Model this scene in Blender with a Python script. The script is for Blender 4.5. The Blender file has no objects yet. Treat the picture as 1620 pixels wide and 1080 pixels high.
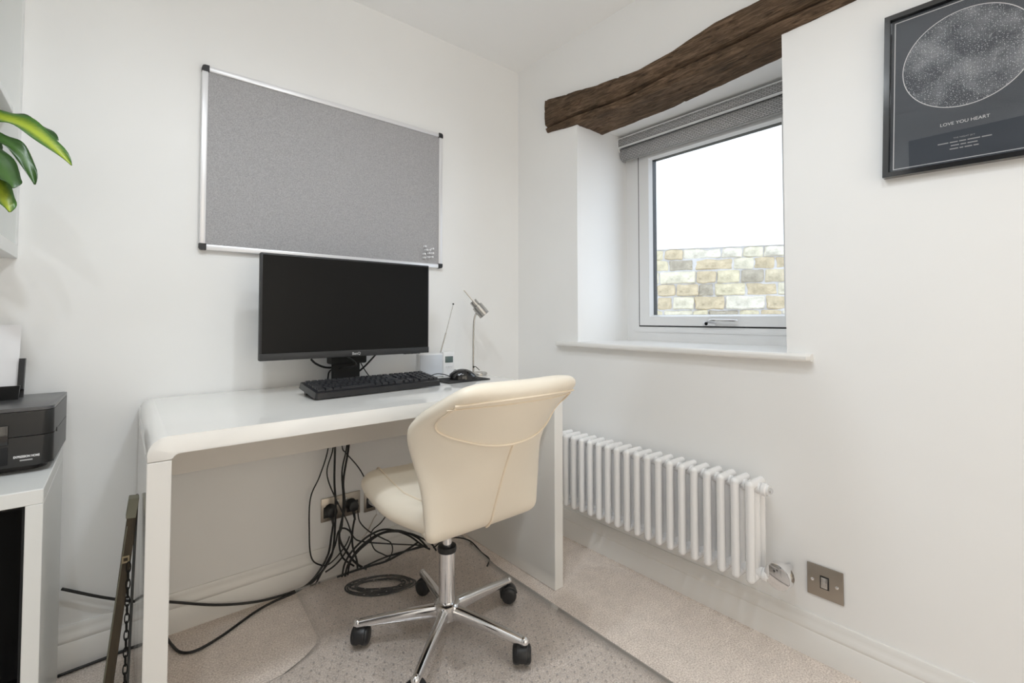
import bpy, bmesh, math, random
from mathutils import Vector, Matrix, noise
random.seed(7)
SC = bpy.context.scene
COL = SC.collection
R = math.radians

# ------------------------------------------------------------------ camera
cam_d = bpy.data.cameras.new('camera')
cam_d.sensor_width = 36.0
cam_d.lens = 36.0 * 741.617 / 1620.0
cam_d.shift_y = -57.37 / 1620.0
cam_d.clip_start = 0.02
cam = bpy.data.objects.new('camera', cam_d)
COL.objects.link(cam)
cam.location = (0, 0, 0.96)
cam.rotation_euler = (R(90 + 1.64), 0, R(-39.79))
SC.camera = cam

# ------------------------------------------------------------------ sky, exposure
world = bpy.data.worlds.new('World')
SC.world = world
world.use_nodes = True
bg = world.node_tree.nodes['Background']
bg.inputs[0].default_value = (0.82, 0.92, 1.06, 1)
bg.inputs[1].default_value = 3.7
SC.view_settings.view_transform = 'Standard'
SC.view_settings.look = 'None'
SC.view_settings.gamma = 1.0
SC.view_settings.use_curve_mapping = False
SC.view_settings.exposure = -0.37
try:
    SC.cycles.use_denoising = True
    SC.cycles.max_bounces = 12
    SC.cycles.diffuse_bounces = 10
    SC.cycles.transparent_max_bounces = 12
    SC.cycles.caustics_reflective = False
    SC.cycles.caustics_refractive = False
    SC.cycles.sample_clamp_indirect = 6.0
except Exception:
    pass

# downlight positions (x, y) on the ceiling, with watts; last two added as fill
CEIL = 2.215
DOWNLIGHTS = [(0.52, 0.60, 4.0), (0.06, 0.68, 6.6), (0.60, 0.02, 3.4), (-0.25, 0.00, 5.0)]
LAMP_COL = (0.87, 0.945, 1.0)
FILL_PENDANT = (0.38, 0.70, 1.80, 15.0)     # unseen globe lamp added as fill: x, y, z, emission strength

# room
XB, YA, XL, YF = 1.537, 1.797, -0.61, -1.65   # right wall, back wall, left wall, wall behind the camera

# ------------------------------------------------------------------ materials
MATS = {}
def mat(name, col, rough=0.5, metal=0.0, coat=0.0, bump=0.0, bscale=60.0, var=0.0, vscale=8.0, stretch=None, spec=0.5, sheen=0.0, coord='Object', bdist=0.002):
    if name in MATS: return MATS[name]
    m = bpy.data.materials.new(name); m.use_nodes = True
    nt = m.node_tree; b = nt.nodes['Principled BSDF']
    b.inputs['Base Color'].default_value = (*col, 1)
    b.inputs['Roughness'].default_value = rough
    b.inputs['Metallic'].default_value = metal
    b.inputs['Coat Weight'].default_value = coat
    b.inputs['Coat Roughness'].default_value = 0.06
    b.inputs['Specular IOR Level'].default_value = spec
    if sheen: b.inputs['Sheen Weight'].default_value = sheen
    if bump or var:
        tc = nt.nodes.new('ShaderNodeTexCoord'); mp = nt.nodes.new('ShaderNodeMapping')
        nt.links.new(tc.outputs[coord], mp.inputs[0])
        if stretch: mp.inputs['Scale'].default_value = stretch
    if bump:
        n = nt.nodes.new('ShaderNodeTexNoise'); n.inputs['Scale'].default_value = bscale; n.inputs['Detail'].default_value = 3
        bp = nt.nodes.new('ShaderNodeBump'); bp.inputs['Strength'].default_value = bump; bp.inputs['Distance'].default_value = bdist
        nt.links.new(mp.outputs[0], n.inputs['Vector']); nt.links.new(n.outputs[0], bp.inputs['Height'])
        nt.links.new(bp.outputs[0], b.inputs['Normal'])
    if var:
        n = nt.nodes.new('ShaderNodeTexNoise'); n.inputs['Scale'].default_value = vscale; n.inputs['Detail'].default_value = 4
        cr = nt.nodes.new('ShaderNodeValToRGB')
        cr.color_ramp.elements[0].position = 0.3; cr.color_ramp.elements[1].position = 0.7
        cr.color_ramp.elements[0].color = (*[c * (1 - var) for c in col], 1)
        cr.color_ramp.elements[1].color = (*[min(1, c * (1 + var)) for c in col], 1)
        nt.links.new(mp.outputs[0], n.inputs['Vector']); nt.links.new(n.outputs[0], cr.inputs[0])
        nt.links.new(cr.outputs[0], b.inputs['Base Color'])
    MATS[name] = m
    return m

def glassy(name, tint, refl=0.06, rough=0.0, haze=0.0, hazecol=(.6, .6, .6), ior=1.45):
    """thin clear sheet: transparent with a fresnel gloss, optionally a little diffuse haze"""
    m = bpy.data.materials.new(name); m.use_nodes = True
    nt = m.node_tree; nt.nodes.clear()
    out = nt.nodes.new('ShaderNodeOutputMaterial')
    tr = nt.nodes.new('ShaderNodeBsdfTransparent'); tr.inputs[0].default_value = (*tint, 1)
    gl = nt.nodes.new('ShaderNodeBsdfGlossy'); gl.inputs['Roughness'].default_value = rough
    fr = nt.nodes.new('ShaderNodeFresnel')
    ge = nt.nodes.new('ShaderNodeNewGeometry'); io = nt.nodes.new('ShaderNodeMix'); io.data_type = 'FLOAT'
    io.inputs[2].default_value = ior; io.inputs[3].default_value = 1 / ior      # the same gloss from either side of the thin sheet
    nt.links.new(ge.outputs['Backfacing'], io.inputs[0]); nt.links.new(io.outputs[0], fr.inputs[0])
    mx = nt.nodes.new('ShaderNodeMixShader')
    nt.links.new(fr.outputs[0], mx.inputs[0]); nt.links.new(gl.outputs[0], mx.inputs[2])
    if haze:
        df = nt.nodes.new('ShaderNodeBsdfDiffuse'); df.inputs[0].default_value = (*hazecol, 1)
        m2 = nt.nodes.new('ShaderNodeMixShader'); m2.inputs[0].default_value = haze
        nt.links.new(tr.outputs[0], m2.inputs[1]); nt.links.new(df.outputs[0], m2.inputs[2])
        nt.links.new(m2.outputs[0], mx.inputs[1])
    else:
        nt.links.new(tr.outputs[0], mx.inputs[1])
    nt.links.new(mx.outputs[0], out.inputs[0])
    return m

M = {}
M['wall'] = mat('wall_paint', (0.875, 0.875, 0.87), 0.62, bump=0.12, bscale=5, var=0.012, vscale=3, bdist=0.01)
M['ceiling'] = mat('ceiling_paint', (0.93, 0.93, 0.93), 0.8)
M['gloss_trim'] = mat('trim_gloss', (0.80, 0.79, 0.77), 0.28)
M['desk'] = mat('desk_gloss_white', (0.80, 0.79, 0.765), 0.12, coat=0.5)
M['desk_inner'] = mat('desk_panel_white', (0.76, 0.73, 0.69), 0.3)
M['upvc'] = mat('upvc_white', (0.80, 0.80, 0.80), 0.3)
M['rad'] = mat('radiator_enamel', (0.86, 0.86, 0.865), 0.18, coat=0.4)
M['chrome'] = mat('chrome', (0.82, 0.82, 0.83), 0.08, metal=1.0)
M['steel'] = mat('brushed_steel', (0.55, 0.535, 0.51), 0.26, metal=1.0, bump=0.15, bscale=40, stretch=(1, 1, 60))
M['plate'] = mat('satin_nickel_plate', (0.40, 0.36, 0.31), 0.34, metal=1.0, bump=0.1, bscale=60, stretch=(1, 30, 1))
M['blackp'] = mat('black_plastic', (0.016, 0.016, 0.017), 0.38)
M['blackgloss'] = mat('black_gloss', (0.008, 0.008, 0.009), 0.12, coat=0.4)
M['blackmatte'] = mat('black_matte', (0.012, 0.012, 0.012), 0.75)
M['rubber'] = mat('cable_black', (0.010, 0.010, 0.010), 0.45)
M['screen'] = mat('screen_black', (0.006, 0.006, 0.006), 0.33, spec=0.16)
M['bezel'] = mat('bezel_black', (0.022, 0.022, 0.023), 0.5)
M['keys'] = mat('key_black', (0.022, 0.023, 0.027), 0.42)
M['keybody'] = mat('keyboard_body', (0.014, 0.014, 0.016), 0.3)
M['leather'] = mat('cream_leather', (0.84, 0.77, 0.655), 0.42, bump=0.12, bscale=260, var=0.02, vscale=6, bdist=0.001)
M['piping'] = mat('cream_piping', (0.84, 0.74, 0.60), 0.5)
M['felt'] = mat('grey_felt', (0.40, 0.395, 0.405), 0.95, bump=0.35, bscale=420, var=0.18, vscale=300, spec=0.1, bdist=0.001)
M['alu'] = mat('aluminium_white', (0.80, 0.80, 0.82), 0.32, metal=0.3)
M['capblack'] = mat('cap_black', (0.018, 0.018, 0.02), 0.5)
M['printer'] = mat('printer_black', (0.018, 0.018, 0.018), 0.36, bump=0.25, bscale=500, bdist=0.0006)
M['printer_lid'] = mat('printer_lid_lit_grey', (0.07, 0.07, 0.073), 0.28, bump=0.3, bscale=600, bdist=0.0006)  # base colour lightened to carry the lid's brighter reflection
M['paper'] = mat('paper_white', (0.86, 0.86, 0.88), 0.8)
M['print_white'] = mat('print_white', (0.75, 0.75, 0.76), 0.6)
M['print_grey'] = mat('print_grey', (0.42, 0.42, 0.42), 0.6)
M['cabinet'] = mat('white_foil', (0.79, 0.80, 0.79), 0.38)
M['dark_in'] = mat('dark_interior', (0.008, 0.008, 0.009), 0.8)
M['white_plastic'] = mat('white_plastic', (0.82, 0.82, 0.83), 0.3)
M['grille'] = mat('radio_grille', (0.62, 0.65, 0.70), 0.4, bump=0.3, bscale=500)
M['lcd'] = mat('lcd_grey', (0.10, 0.14, 0.14), 0.2)
M['wood_old'] = mat('weathered_wood', (0.062, 0.046, 0.028), 0.75, bump=0.5, bscale=30, var=0.35, vscale=12, stretch=(6, 6, 0.6))
M['wood_edge'] = mat('worn_wood_edge', (0.20, 0.19, 0.14), 0.75, var=0.15, vscale=20)
M['chalk'] = mat('chalkboard_grey', (0.10, 0.10, 0.095), 0.85, var=0.2, vscale=5)
M['rust'] = mat('dark_iron', (0.02, 0.018, 0.016), 0.6, metal=0.6)
M['brass_old'] = mat('old_brass', (0.36, 0.30, 0.20), 0.45, metal=0.8)
M['frame_black'] = mat('frame_black_gloss', (0.010, 0.010, 0.011), 0.16, coat=0.6)
M['mortar'] = mat('mortar', (0.57, 0.545, 0.53), 0.95, bump=0.8, bscale=60, var=0.1, vscale=30)
M['render_white'] = mat('white_render', (0.88, 0.87, 0.84), 0.9, bump=0.3, bscale=20)
M['ground'] = mat('yard_paving', (0.45, 0.43, 0.40), 0.9, var=0.1)
M['door'] = mat('door_dark_brown', (0.05, 0.042, 0.038), 0.5)
M['pot'] = mat('plant_pot_white', (0.72, 0.71, 0.69), 0.4)
M['soil'] = mat('soil', (0.03, 0.022, 0.015), 0.95, bump=0.8, bscale=80)
M['cable_white'] = mat('cable_pale', (0.62, 0.58, 0.52), 0.5)
M['clear_pin'] = mat('pin_pale', (0.80, 0.80, 0.82), 0.2)
M['glass'] = glassy('window_glass', (0.97, 0.98, 0.98), ior=1.35)
M['warm_fill_glass'] = glassy('warm_tinted_fill_glass', (1.0, 0.90, 0.77), ior=1.35)  # tint warms the light from the added window, mainly under the desk
M['pic_glass'] = glassy('picture_glass', (0.97, 0.97, 0.97), ior=1.5)
M['mat_clear'] = glassy('clear_vinyl', (0.995, 0.993, 0.992), rough=0.16, haze=0.03, hazecol=(.80, .78, .77), ior=1.40)
M['stud'] = mat('vinyl_stud', (0.40, 0.37, 0.355), 0.3)

def carpet_material():
    m = bpy.data.materials.new('beige_carpet'); m.use_nodes = True
    nt = m.node_tree; b = nt.nodes['Principled BSDF']; b.inputs['Roughness'].default_value = 0.95
    b.inputs['Specular IOR Level'].default_value = 0.1; b.inputs['Sheen Weight'].default_value = 0.15
    tc = nt.nodes.new('ShaderNodeTexCoord')
    n1 = nt.nodes.new('ShaderNodeTexNoise'); n1.inputs['Scale'].default_value = 230; n1.inputs['Detail'].default_value = 2
    n2 = nt.nodes.new('ShaderNodeTexNoise'); n2.inputs['Scale'].default_value = 22; n2.inputs['Detail'].default_value = 3
    cr = nt.nodes.new('ShaderNodeValToRGB')
    e = cr.color_ramp.elements
    e[0].position = 0.33; e[0].color = (0.60, 0.51, 0.455, 1)
    e[1].position = 0.66; e[1].color = (0.94, 0.855, 0.785, 1)
    c2 = nt.nodes.new('ShaderNodeValToRGB'); c2.color_ramp.elements[0].color = (0.90, 0.90, 0.90, 1); c2.color_ramp.elements[1].color = (1, 1, 1, 1)
    c2.color_ramp.elements[0].position = .35; c2.color_ramp.elements[1].position = .65
    mx = nt.nodes.new('ShaderNodeMix'); mx.data_type = 'RGBA'; mx.blend_type = 'MULTIPLY'; mx.inputs[0].default_value = 1
    L = nt.links.new
    L(tc.outputs['Object'], n1.inputs['Vector']); L(tc.outputs['Object'], n2.inputs['Vector'])
    L(n1.outputs[0], cr.inputs[0]); L(n2.outputs[0], c2.inputs[0])
    L(cr.outputs[0], mx.inputs[6]); L(c2.outputs[0], mx.inputs[7]); L(mx.outputs[2], b.inputs['Base Color'])
    bp = nt.nodes.new('ShaderNodeBump'); bp.inputs['Strength'].default_value = 0.6; bp.inputs['Distance'].default_value = 0.004
    L(n1.outputs[0], bp.inputs['Height']); L(bp.outputs[0], b.inputs['Normal'])
    return m
M['carpet'] = carpet_material()

def beam_material():
    m = bpy.data.materials.new('old_oak_beam'); m.use_nodes = True
    nt = m.node_tree; b = nt.nodes['Principled BSDF']; b.inputs['Roughness'].default_value = 0.8
    b.inputs['Specular IOR Level'].default_value = 0.25
    L = nt.links.new
    tc = nt.nodes.new('ShaderNodeTexCoord'); mp = nt.nodes.new('ShaderNodeMapping'); mp.inputs['Scale'].default_value = (12, 1.5, 12)
    L(tc.outputs['Object'], mp.inputs[0])
    n1 = nt.nodes.new('ShaderNodeTexNoise'); n1.inputs['Scale'].default_value = 9; n1.inputs['Detail'].default_value = 8; n1.inputs['Roughness'].default_value = .65; n1.inputs['Distortion'].default_value = .8
    n2 = nt.nodes.new('ShaderNodeTexNoise'); n2.inputs['Scale'].default_value = 7; n2.inputs['Detail'].default_value = 4
    L(mp.outputs[0], n1.inputs['Vector']); L(tc.outputs['Object'], n2.inputs['Vector'])
    cr = nt.nodes.new('ShaderNodeValToRGB'); e = cr.color_ramp.elements
    e[0].position = .30; e[0].color = (0.035, 0.023, 0.014, 1)
    e[1].position = .72; e[1].color = (0.26, 0.185, 0.125, 1)
    e2 = cr.color_ramp.elements.new(.5); e2.color = (0.125, 0.086, 0.055, 1)
    L(n1.outputs[0], cr.inputs[0])
    mx = nt.nodes.new('ShaderNodeMix'); mx.data_type = 'RGBA'; mx.blend_type = 'MULTIPLY'; mx.inputs[0].default_value = .8
    c2 = nt.nodes.new('ShaderNodeValToRGB'); c2.color_ramp.elements[0].position = .3; c2.color_ramp.elements[1].position = .7
    c2.color_ramp.elements[0].color = (.55, .52, .5, 1); c2.color_ramp.elements[1].color = (1.15, 1.05, 1.0, 1)
    L(n2.outputs[0], c2.inputs[0]); L(cr.outputs[0], mx.inputs[6]); L(c2.outputs[0], mx.inputs[7]); L(mx.outputs[2], b.inputs['Base Color'])
    bp = nt.nodes.new('ShaderNodeBump'); bp.inputs['Strength'].default_value = .8; bp.inputs['Distance'].default_value = .006
    L(n1.outputs[0], bp.inputs['Height']); L(bp.outputs[0], b.inputs['Normal'])
    return m
M['beam'] = beam_material()

def weave_material():
    m = bpy.data.materials.new('grey_blind_weave'); m.use_nodes = True
    nt = m.node_tree; b = nt.nodes['Principled BSDF']; b.inputs['Roughness'].default_value = .85
    L = nt.links.new
    tc = nt.nodes.new('ShaderNodeTexCoord'); mp = nt.nodes.new('ShaderNodeMapping')
    L(tc.outputs['UV'], mp.inputs[0])
    br = nt.nodes.new('ShaderNodeTexBrick'); br.inputs['Scale'].default_value = 1.0
    br.inputs['Color1'].default_value = (.66, .65, .645, 1); br.inputs['Color2'].default_value = (.52, .51, .51, 1); br.inputs['Mortar'].default_value = (.24, .235, .235, 1)
    br.inputs['Mortar Size'].default_value = .0019; br.inputs['Brick Width'].default_value = .019; br.inputs['Row Height'].default_value = .0066
    br.inputs['Mortar Smooth'].default_value = .4
    L(mp.outputs[0], br.inputs['Vector']); L(br.outputs['Color'], b.inputs['Base Color'])
    bp = nt.nodes.new('ShaderNodeBump'); bp.inputs['Strength'].default_value = .4; bp.inputs['Distance'].default_value = .001; bp.invert = True
    L(br.outputs['Fac'], bp.inputs['Height']); L(bp.outputs[0], b.inputs['Normal'])
    return m
M['weave'] = weave_material()

def stone_material(i, c):
    m = mat('yellow_stone_%d' % i, c, 0.9, bump=1.0, bscale=22, var=0.22, vscale=14, bdist=0.02)
    return m
STONES = [stone_material(i, c) for i, c in enumerate([(.60, .53, .37), (.64, .585, .45), (.54, .445, .30), (.40, .35, .27), (.66, .61, .50), (.56, .48, .34)])]

def starmap_material():
    m = bpy.data.materials.new('star_map_print'); m.use_nodes = True
    nt = m.node_tree; b = nt.nodes['Principled BSDF']; b.inputs['Roughness'].default_value = .6
    L = nt.links.new
    tc = nt.nodes.new('ShaderNodeTexCoord')
    vs = nt.nodes.new('ShaderNodeVectorMath'); vs.operation = 'LENGTH'
    L(tc.outputs['UV'], vs.inputs[0])
    inside = nt.nodes.new('ShaderNodeMath'); inside.operation = 'LESS_THAN'; inside.inputs[1].default_value = .1145
    L(vs.outputs['Value'], inside.inputs[0])
    tot = None
    for sc_, th, amp in ((170, .16, 1.0), (320, .2, .7), (70, .075, 1.2)):
        v = nt.nodes.new('ShaderNodeTexVoronoi'); v.voronoi_dimensions = '2D'; v.inputs['Scale'].default_value = sc_
        L(tc.outputs['UV'], v.inputs['Vector'])
        mr = nt.nodes.new('ShaderNodeMapRange'); mr.inputs[1].default_value = th; mr.inputs[2].default_value = th * .45
        mr.inputs[3].default_value = 0; mr.inputs[4].default_value = amp
        L(v.outputs['Distance'], mr.inputs[0])
        # only part of the cells carry a star
        sep = nt.nodes.new('ShaderNodeSeparateColor'); L(v.outputs['Color'], sep.inputs[0])
        gt = nt.nodes.new('ShaderNodeMath'); gt.operation = 'GREATER_THAN'; gt.inputs[1].default_value = .45
        L(sep.outputs[0], gt.inputs[0])
        mu = nt.nodes.new('ShaderNodeMath'); mu.operation = 'MULTIPLY'; L(mr.outputs[0], mu.inputs[0]); L(gt.outputs[0], mu.inputs[1])
        if tot is None: tot = mu.outputs[0]
        else:
            a = nt.nodes.new('ShaderNodeMath'); a.operation = 'ADD'; L(tot, a.inputs[0]); L(mu.outputs[0], a.inputs[1]); tot = a.outputs[0]
    # milky band
    nz = nt.nodes.new('ShaderNodeTexNoise'); nz.inputs['Scale'].default_value = 14; nz.inputs['Detail'].default_value = 5
    L(tc.outputs['UV'], nz.inputs['Vector'])
    mr2 = nt.nodes.new('ShaderNodeMapRange'); mr2.inputs[1].default_value = .42; mr2.inputs[2].default_value = .75; mr2.inputs[4].default_value = .42
    L(nz.outputs[0], mr2.inputs[0])
    a = nt.nodes.new('ShaderNodeMath'); a.operation = 'ADD'; L(tot, a.inputs[0]); L(mr2.outputs[0], a.inputs[1])
    fac = nt.nodes.new('ShaderNodeMath'); fac.operation = 'MULTIPLY'; L(a.outputs[0], fac.inputs[0]); L(inside.outputs[0], fac.inputs[1])
    mx = nt.nodes.new('ShaderNodeMix'); mx.data_type = 'RGBA'; mx.clamp_factor = True
    mx.inputs[6].default_value = (.040, .050, .068, 1); mx.inputs[7].default_value = (.70, .72, .76, 1)
    L(fac.outputs[0], mx.inputs[0]); L(mx.outputs[2], b.inputs['Base Color'])
    return m
M['starmap'] = starmap_material()

def leaf_material(name, c_edge, c_mid):
    m = bpy.data.materials.new(name); m.use_nodes = True
    nt = m.node_tree; b = nt.nodes['Principled BSDF']; b.inputs['Roughness'].default_value = .35
    at = nt.nodes.new('ShaderNodeAttribute'); at.attribute_name = 'across'
    nz = nt.nodes.new('ShaderNodeTexNoise'); nz.inputs['Scale'].default_value = 40
    ad = nt.nodes.new('ShaderNodeMath'); ad.operation = 'MULTIPLY_ADD'; ad.inputs[1].default_value = .35
    L = nt.links.new
    L(nz.outputs[0], ad.inputs[0]); L(at.outputs['Fac'], ad.inputs[2])
    cr = nt.nodes.new('ShaderNodeValToRGB'); e = cr.color_ramp.elements
    e[0].position = .35; e[0].color = (*c_mid, 1); e[1].position = .95; e[1].color = (*c_edge, 1)
    L(ad.outputs[0], cr.inputs[0]); L(cr.outputs[0], b.inputs['Base Color'])
    return m
M['leaf_dark'] = leaf_material('leaf_dark_green', (.026, .07, .014), (.05, .12, .022))
M['leaf_lime'] = leaf_material('leaf_lime', (.05, .14, .015), (.34, .42, .03))

# ------------------------------------------------------------------ helpers
OFF = {}          # world offset of each root
def tag(o, label=None, cat=None, group=None, kind=None):
    if label: o['label'] = label
    if cat: o['category'] = cat
    if group: o['group'] = group
    if kind: o['kind'] = kind
    return o

def root(name, loc, label, cat, group=None, rot=(0, 0, 0), local=False, kind=None):
    o = bpy.data.objects.new(name, None); COL.objects.link(o)
    o.empty_display_size = 0.05
    o.location = loc; o.rotation_euler = rot
    OFF[o.name] = Vector((0, 0, 0)) if local else Vector(loc)
    return tag(o, label, cat, group, kind)

class MB:
    """collects geometry for ONE mesh object (world coordinates unless its root is local)"""
    def __init__(s): s.bm = bmesh.new()
    def _add(s, bm2):
        me = bpy.data.meshes.new('tmp'); bm2.to_mesh(me); bm2.free(); s.bm.from_mesh(me); bpy.data.meshes.remove(me); return s
    def box(s, x0, x1, y0, y1, z0, z1, r=0.0, seg=2, rot=None, taper=None):
        b = bmesh.new(); bmesh.ops.create_cube(b, size=1)
        c = Vector(((x0 + x1) / 2, (y0 + y1) / 2, (z0 + z1) / 2)); d = (abs(x1 - x0), abs(y1 - y0), abs(z1 - z0))
        for v in b.verts: v.co = Vector((v.co.x * d[0], v.co.y * d[1], v.co.z * d[2]))
        if taper:
            for v in b.verts:
                if v.co.z > 0: v.co.x *= taper; v.co.y *= taper
        if r > 0:
            r = min(r, min(d) * .49)
            bmesh.ops.bevel(b, geom=list(b.edges), offset=r, segments=seg, profile=.5, affect='EDGES')
        mt = Matrix.Translation(c)
        if rot: mt = mt @ rot.to_4x4()
        b.transform(mt); return s._add(b)
    def cyl(s, p0, p1, r0, r1=None, n=24, caps=True, bev=0.0):
        p0, p1 = Vector(p0), Vector(p1); r1 = r0 if r1 is None else r1
        d = p1 - p0; b = bmesh.new()
        bmesh.ops.create_cone(b, cap_ends=caps, segments=n, radius1=r0, radius2=r1, depth=d.length)
        if bev:
            ed = [e for e in b.edges if len(e.link_faces) == 2 and any(len(f.verts) > 4 for f in e.link_faces)]
            bmesh.ops.bevel(b, geom=ed, offset=bev, segments=2, profile=.5, affect='EDGES')
        q = Vector((0, 0, 1)).rotation_difference(d.normalized())
        b.transform(Matrix.Translation((p0 + p1) / 2) @ q.to_matrix().to_4x4()); return s._add(b)
    def sphere(s, c, r, sc=(1, 1, 1), n=16):
        b = bmesh.new(); bmesh.ops.create_uvsphere(b, u_segments=n, v_segments=max(6, n // 2), radius=r)
        for v in b.verts: v.co = Vector((v.co.x * sc[0], v.co.y * sc[1], v.co.z * sc[2])) + Vector(c)
        return s._add(b)
    def tube(s, pts, r, n=8, closed=False, smooth=6, r_end=None):
        P = [Vector(p) for p in pts]
        if smooth and len(P) > 2: P = catmull(P, smooth, closed)
        m = len(P); rings = []; up = None; b = s.bm
        for i, p in enumerate(P):
            t = (P[(i + 1) % m] - P[i - 1]) if closed else (P[min(i + 1, m - 1)] - P[max(i - 1, 0)])
            t.normalize()
            if up is None:
                up = t.cross(Vector((0, 0, 1)));
                if up.length < .1: up = t.cross(Vector((1, 0, 0)))
                up.normalize()
            else:
                up = (up - t * up.dot(t)).normalized()
            sd = t.cross(up); rr = r if r_end is None else r + (r_end - r) * i / (m - 1)
            rings.append([b.verts.new(p + up * rr * math.cos(2 * math.pi * k / n) + sd * rr * math.sin(2 * math.pi * k / n)) for k in range(n)])
        for i in range(m if closed else m - 1):
            A, Bq = rings[i], rings[(i + 1) % m]
            for k in range(n): b.faces.new((A[k], A[(k + 1) % n], Bq[(k + 1) % n], Bq[k]))
        if not closed:
            b.faces.new(rings[0][::-1]); b.faces.new(rings[-1])
        return s
    def lathe(s, prof, c, axis='z', n=28):
        b = s.bm; rings = []
        for r, h in prof:
            ring = []
            for k in range(n):
                a = 2 * math.pi * k / n
                x, y, z = r * math.cos(a), r * math.sin(a), h
                if axis == 'x': x, y, z = h, x, y
                elif axis == 'y': x, y, z = x, h, y
                ring.append(b.verts.new(Vector((x, y, z)) + Vector(c)))
            rings.append(ring)
        for i in range(len(rings) - 1):
            for k in range(n):
                b.faces.new((rings[i][k], rings[i][(k + 1) % n], rings[i + 1][(k + 1) % n], rings[i + 1][k]))
        b.faces.new(rings[0][::-1]); b.faces.new(rings[-1])
        return s
    def prism(s, poly, f0, f1, fmap):
        """polygon in 2-D extruded from f0 to f1; fmap(a, b, f) -> xyz"""
        b = s.bm
        A = [b.verts.new(fmap(p[0], p[1], f0)) for p in poly]; Bv = [b.verts.new(fmap(p[0], p[1], f1)) for p in poly]
        n = len(poly)
        for i in range(n): b.faces.new((A[i], A[(i + 1) % n], Bv[(i + 1) % n], Bv[i]))
        b.faces.new(A[::-1]); b.faces.new(Bv)
        return s
    def ring(s, o, i, f0, f1, fmap):
        """rectangular ring: o, i = (a0, a1, b0, b1)"""
        def rc(q): return [(q[0], q[2]), (q[1], q[2]), (q[1], q[3]), (q[0], q[3])]
        b = s.bm
        V = {}
        for nm, q in (('o', rc(o)), ('i', rc(i))):
            for f in (f0, f1): V[nm, f] = [b.verts.new(fmap(p[0], p[1], f)) for p in q]
        for k in range(4):
            j = (k + 1) % 4
            b.faces.new((V['o', f0][k], V['o', f0][j], V['i', f0][j], V['i', f0][k]))
            b.faces.new((V['o', f1][k], V['i', f1][k], V['i', f1][j], V['o', f1][j]))
            b.faces.new((V['o', f0][k], V['o', f1][k], V['o', f1][j], V['o', f0][j]))
            b.faces.new((V['i', f0][k], V['i', f0][j], V['i', f1][j], V['i', f1][k]))
        return s
    def grid(s, rows, close_u=False):
        b = s.bm
        V = [[b.verts.new(p) for p in r] for r in rows]
        for i in range(len(V) - 1):
            n = len(V[i])
            for j in range(n if close_u else n - 1):
                b.faces.new((V[i][j], V[i][(j + 1) % n], V[i + 1][(j + 1) % n], V[i + 1][j]))
        return V
    def build(s, name, m, parent=None, smooth=True, angle=35, subsurf=0, recalc=True):
        if recalc: bmesh.ops.recalc_face_normals(s.bm, faces=list(s.bm.faces))
        me = bpy.data.meshes.new(name)
        off = OFF.get(parent.name, Vector((0, 0, 0))) if parent else Vector((0, 0, 0))
        if off.length: s.bm.transform(Matrix.Translation(-off))
        s.bm.to_mesh(me); s.bm.free()
        if smooth:
            me.shade_smooth(); me.set_sharp_from_angle(angle=R(angle))
        me.materials.append(M[m] if isinstance(m, str) else m)
        o = bpy.data.objects.new(name, me); COL.objects.link(o)
        if parent:
            o.parent = parent; OFF[o.name] = off
        if subsurf:
            md = o.modifiers.new('subdivision', 'SUBSURF'); md.levels = subsurf; md.render_levels = subsurf
        return o

def catmull(P, k, closed=False):
    out = []; n = len(P)
    for i in range(n if closed else n - 1):
        p0 = P[(i - 1) % n] if (closed or i > 0) else P[0]; p1 = P[i]; p2 = P[(i + 1) % n]
        p3 = P[(i + 2) % n] if (closed or i + 2 < n) else P[-1]
        for q in range(k):
            t = q / k; t2 = t * t; t3 = t2 * t
            out.append(.5 * (2 * p1 + (p2 - p0) * t + (2 * p0 - 5 * p1 + 4 * p2 - p3) * t2 + (3 * p1 - p0 - 3 * p2 + p3) * t3))
    if not closed: out.append(P[-1].copy())
    return out

def lettering(text, size, mapping, m, parent, name='lettering', align='CENTER', bold=0.0):
    """flat print: text outline turned into a mesh, mapping(a, b) -> world point"""
    cu = bpy.data.curves.new('txt', 'FONT'); cu.body = text; cu.size = size; cu.align_x = align; cu.offset = bold
    ob = bpy.data.objects.new('txt', cu); COL.objects.link(ob)
    dg = bpy.context.evaluated_depsgraph_get()
    me = bpy.data.meshes.new_from_object(ob.evaluated_get(dg))
    bpy.data.objects.remove(ob); bpy.data.curves.remove(cu)
    off = OFF.get(parent.name, Vector((0, 0, 0)))
    for v in me.vertices: v.co = Vector(mapping(v.co.x, v.co.y)) - off
    me.materials.clear(); me.materials.append(M[m])
    o = bpy.data.objects.new(name, me); COL.objects.link(o); o.parent = parent; OFF[o.name] = off
    return o

def copy_tree(o, parent=None):
    c = o.copy(); COL.objects.link(c); c.parent = parent
    for ch in list(o.children): copy_tree(ch, c)
    return c

def rrect(a0, a1, b0, b1, r, n=5):
    pts = []
    for cx, cy, s in ((a1 - r, b0 + r, -90), (a1 - r, b1 - r, 0), (a0 + r, b1 - r, 90), (a0 + r, b0 + r, 180)):
        for k in range(n + 1):
            a = R(s + 90 * k / n); pts.append((cx + r * math.cos(a), cy + r * math.sin(a)))
    return pts

# ------------------------------------------------------------------ setting
def struct(name, m, mb, label=None, **k):
    o = mb.build(name, m, **k); tag(o, label, kind='structure'); return o

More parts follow.
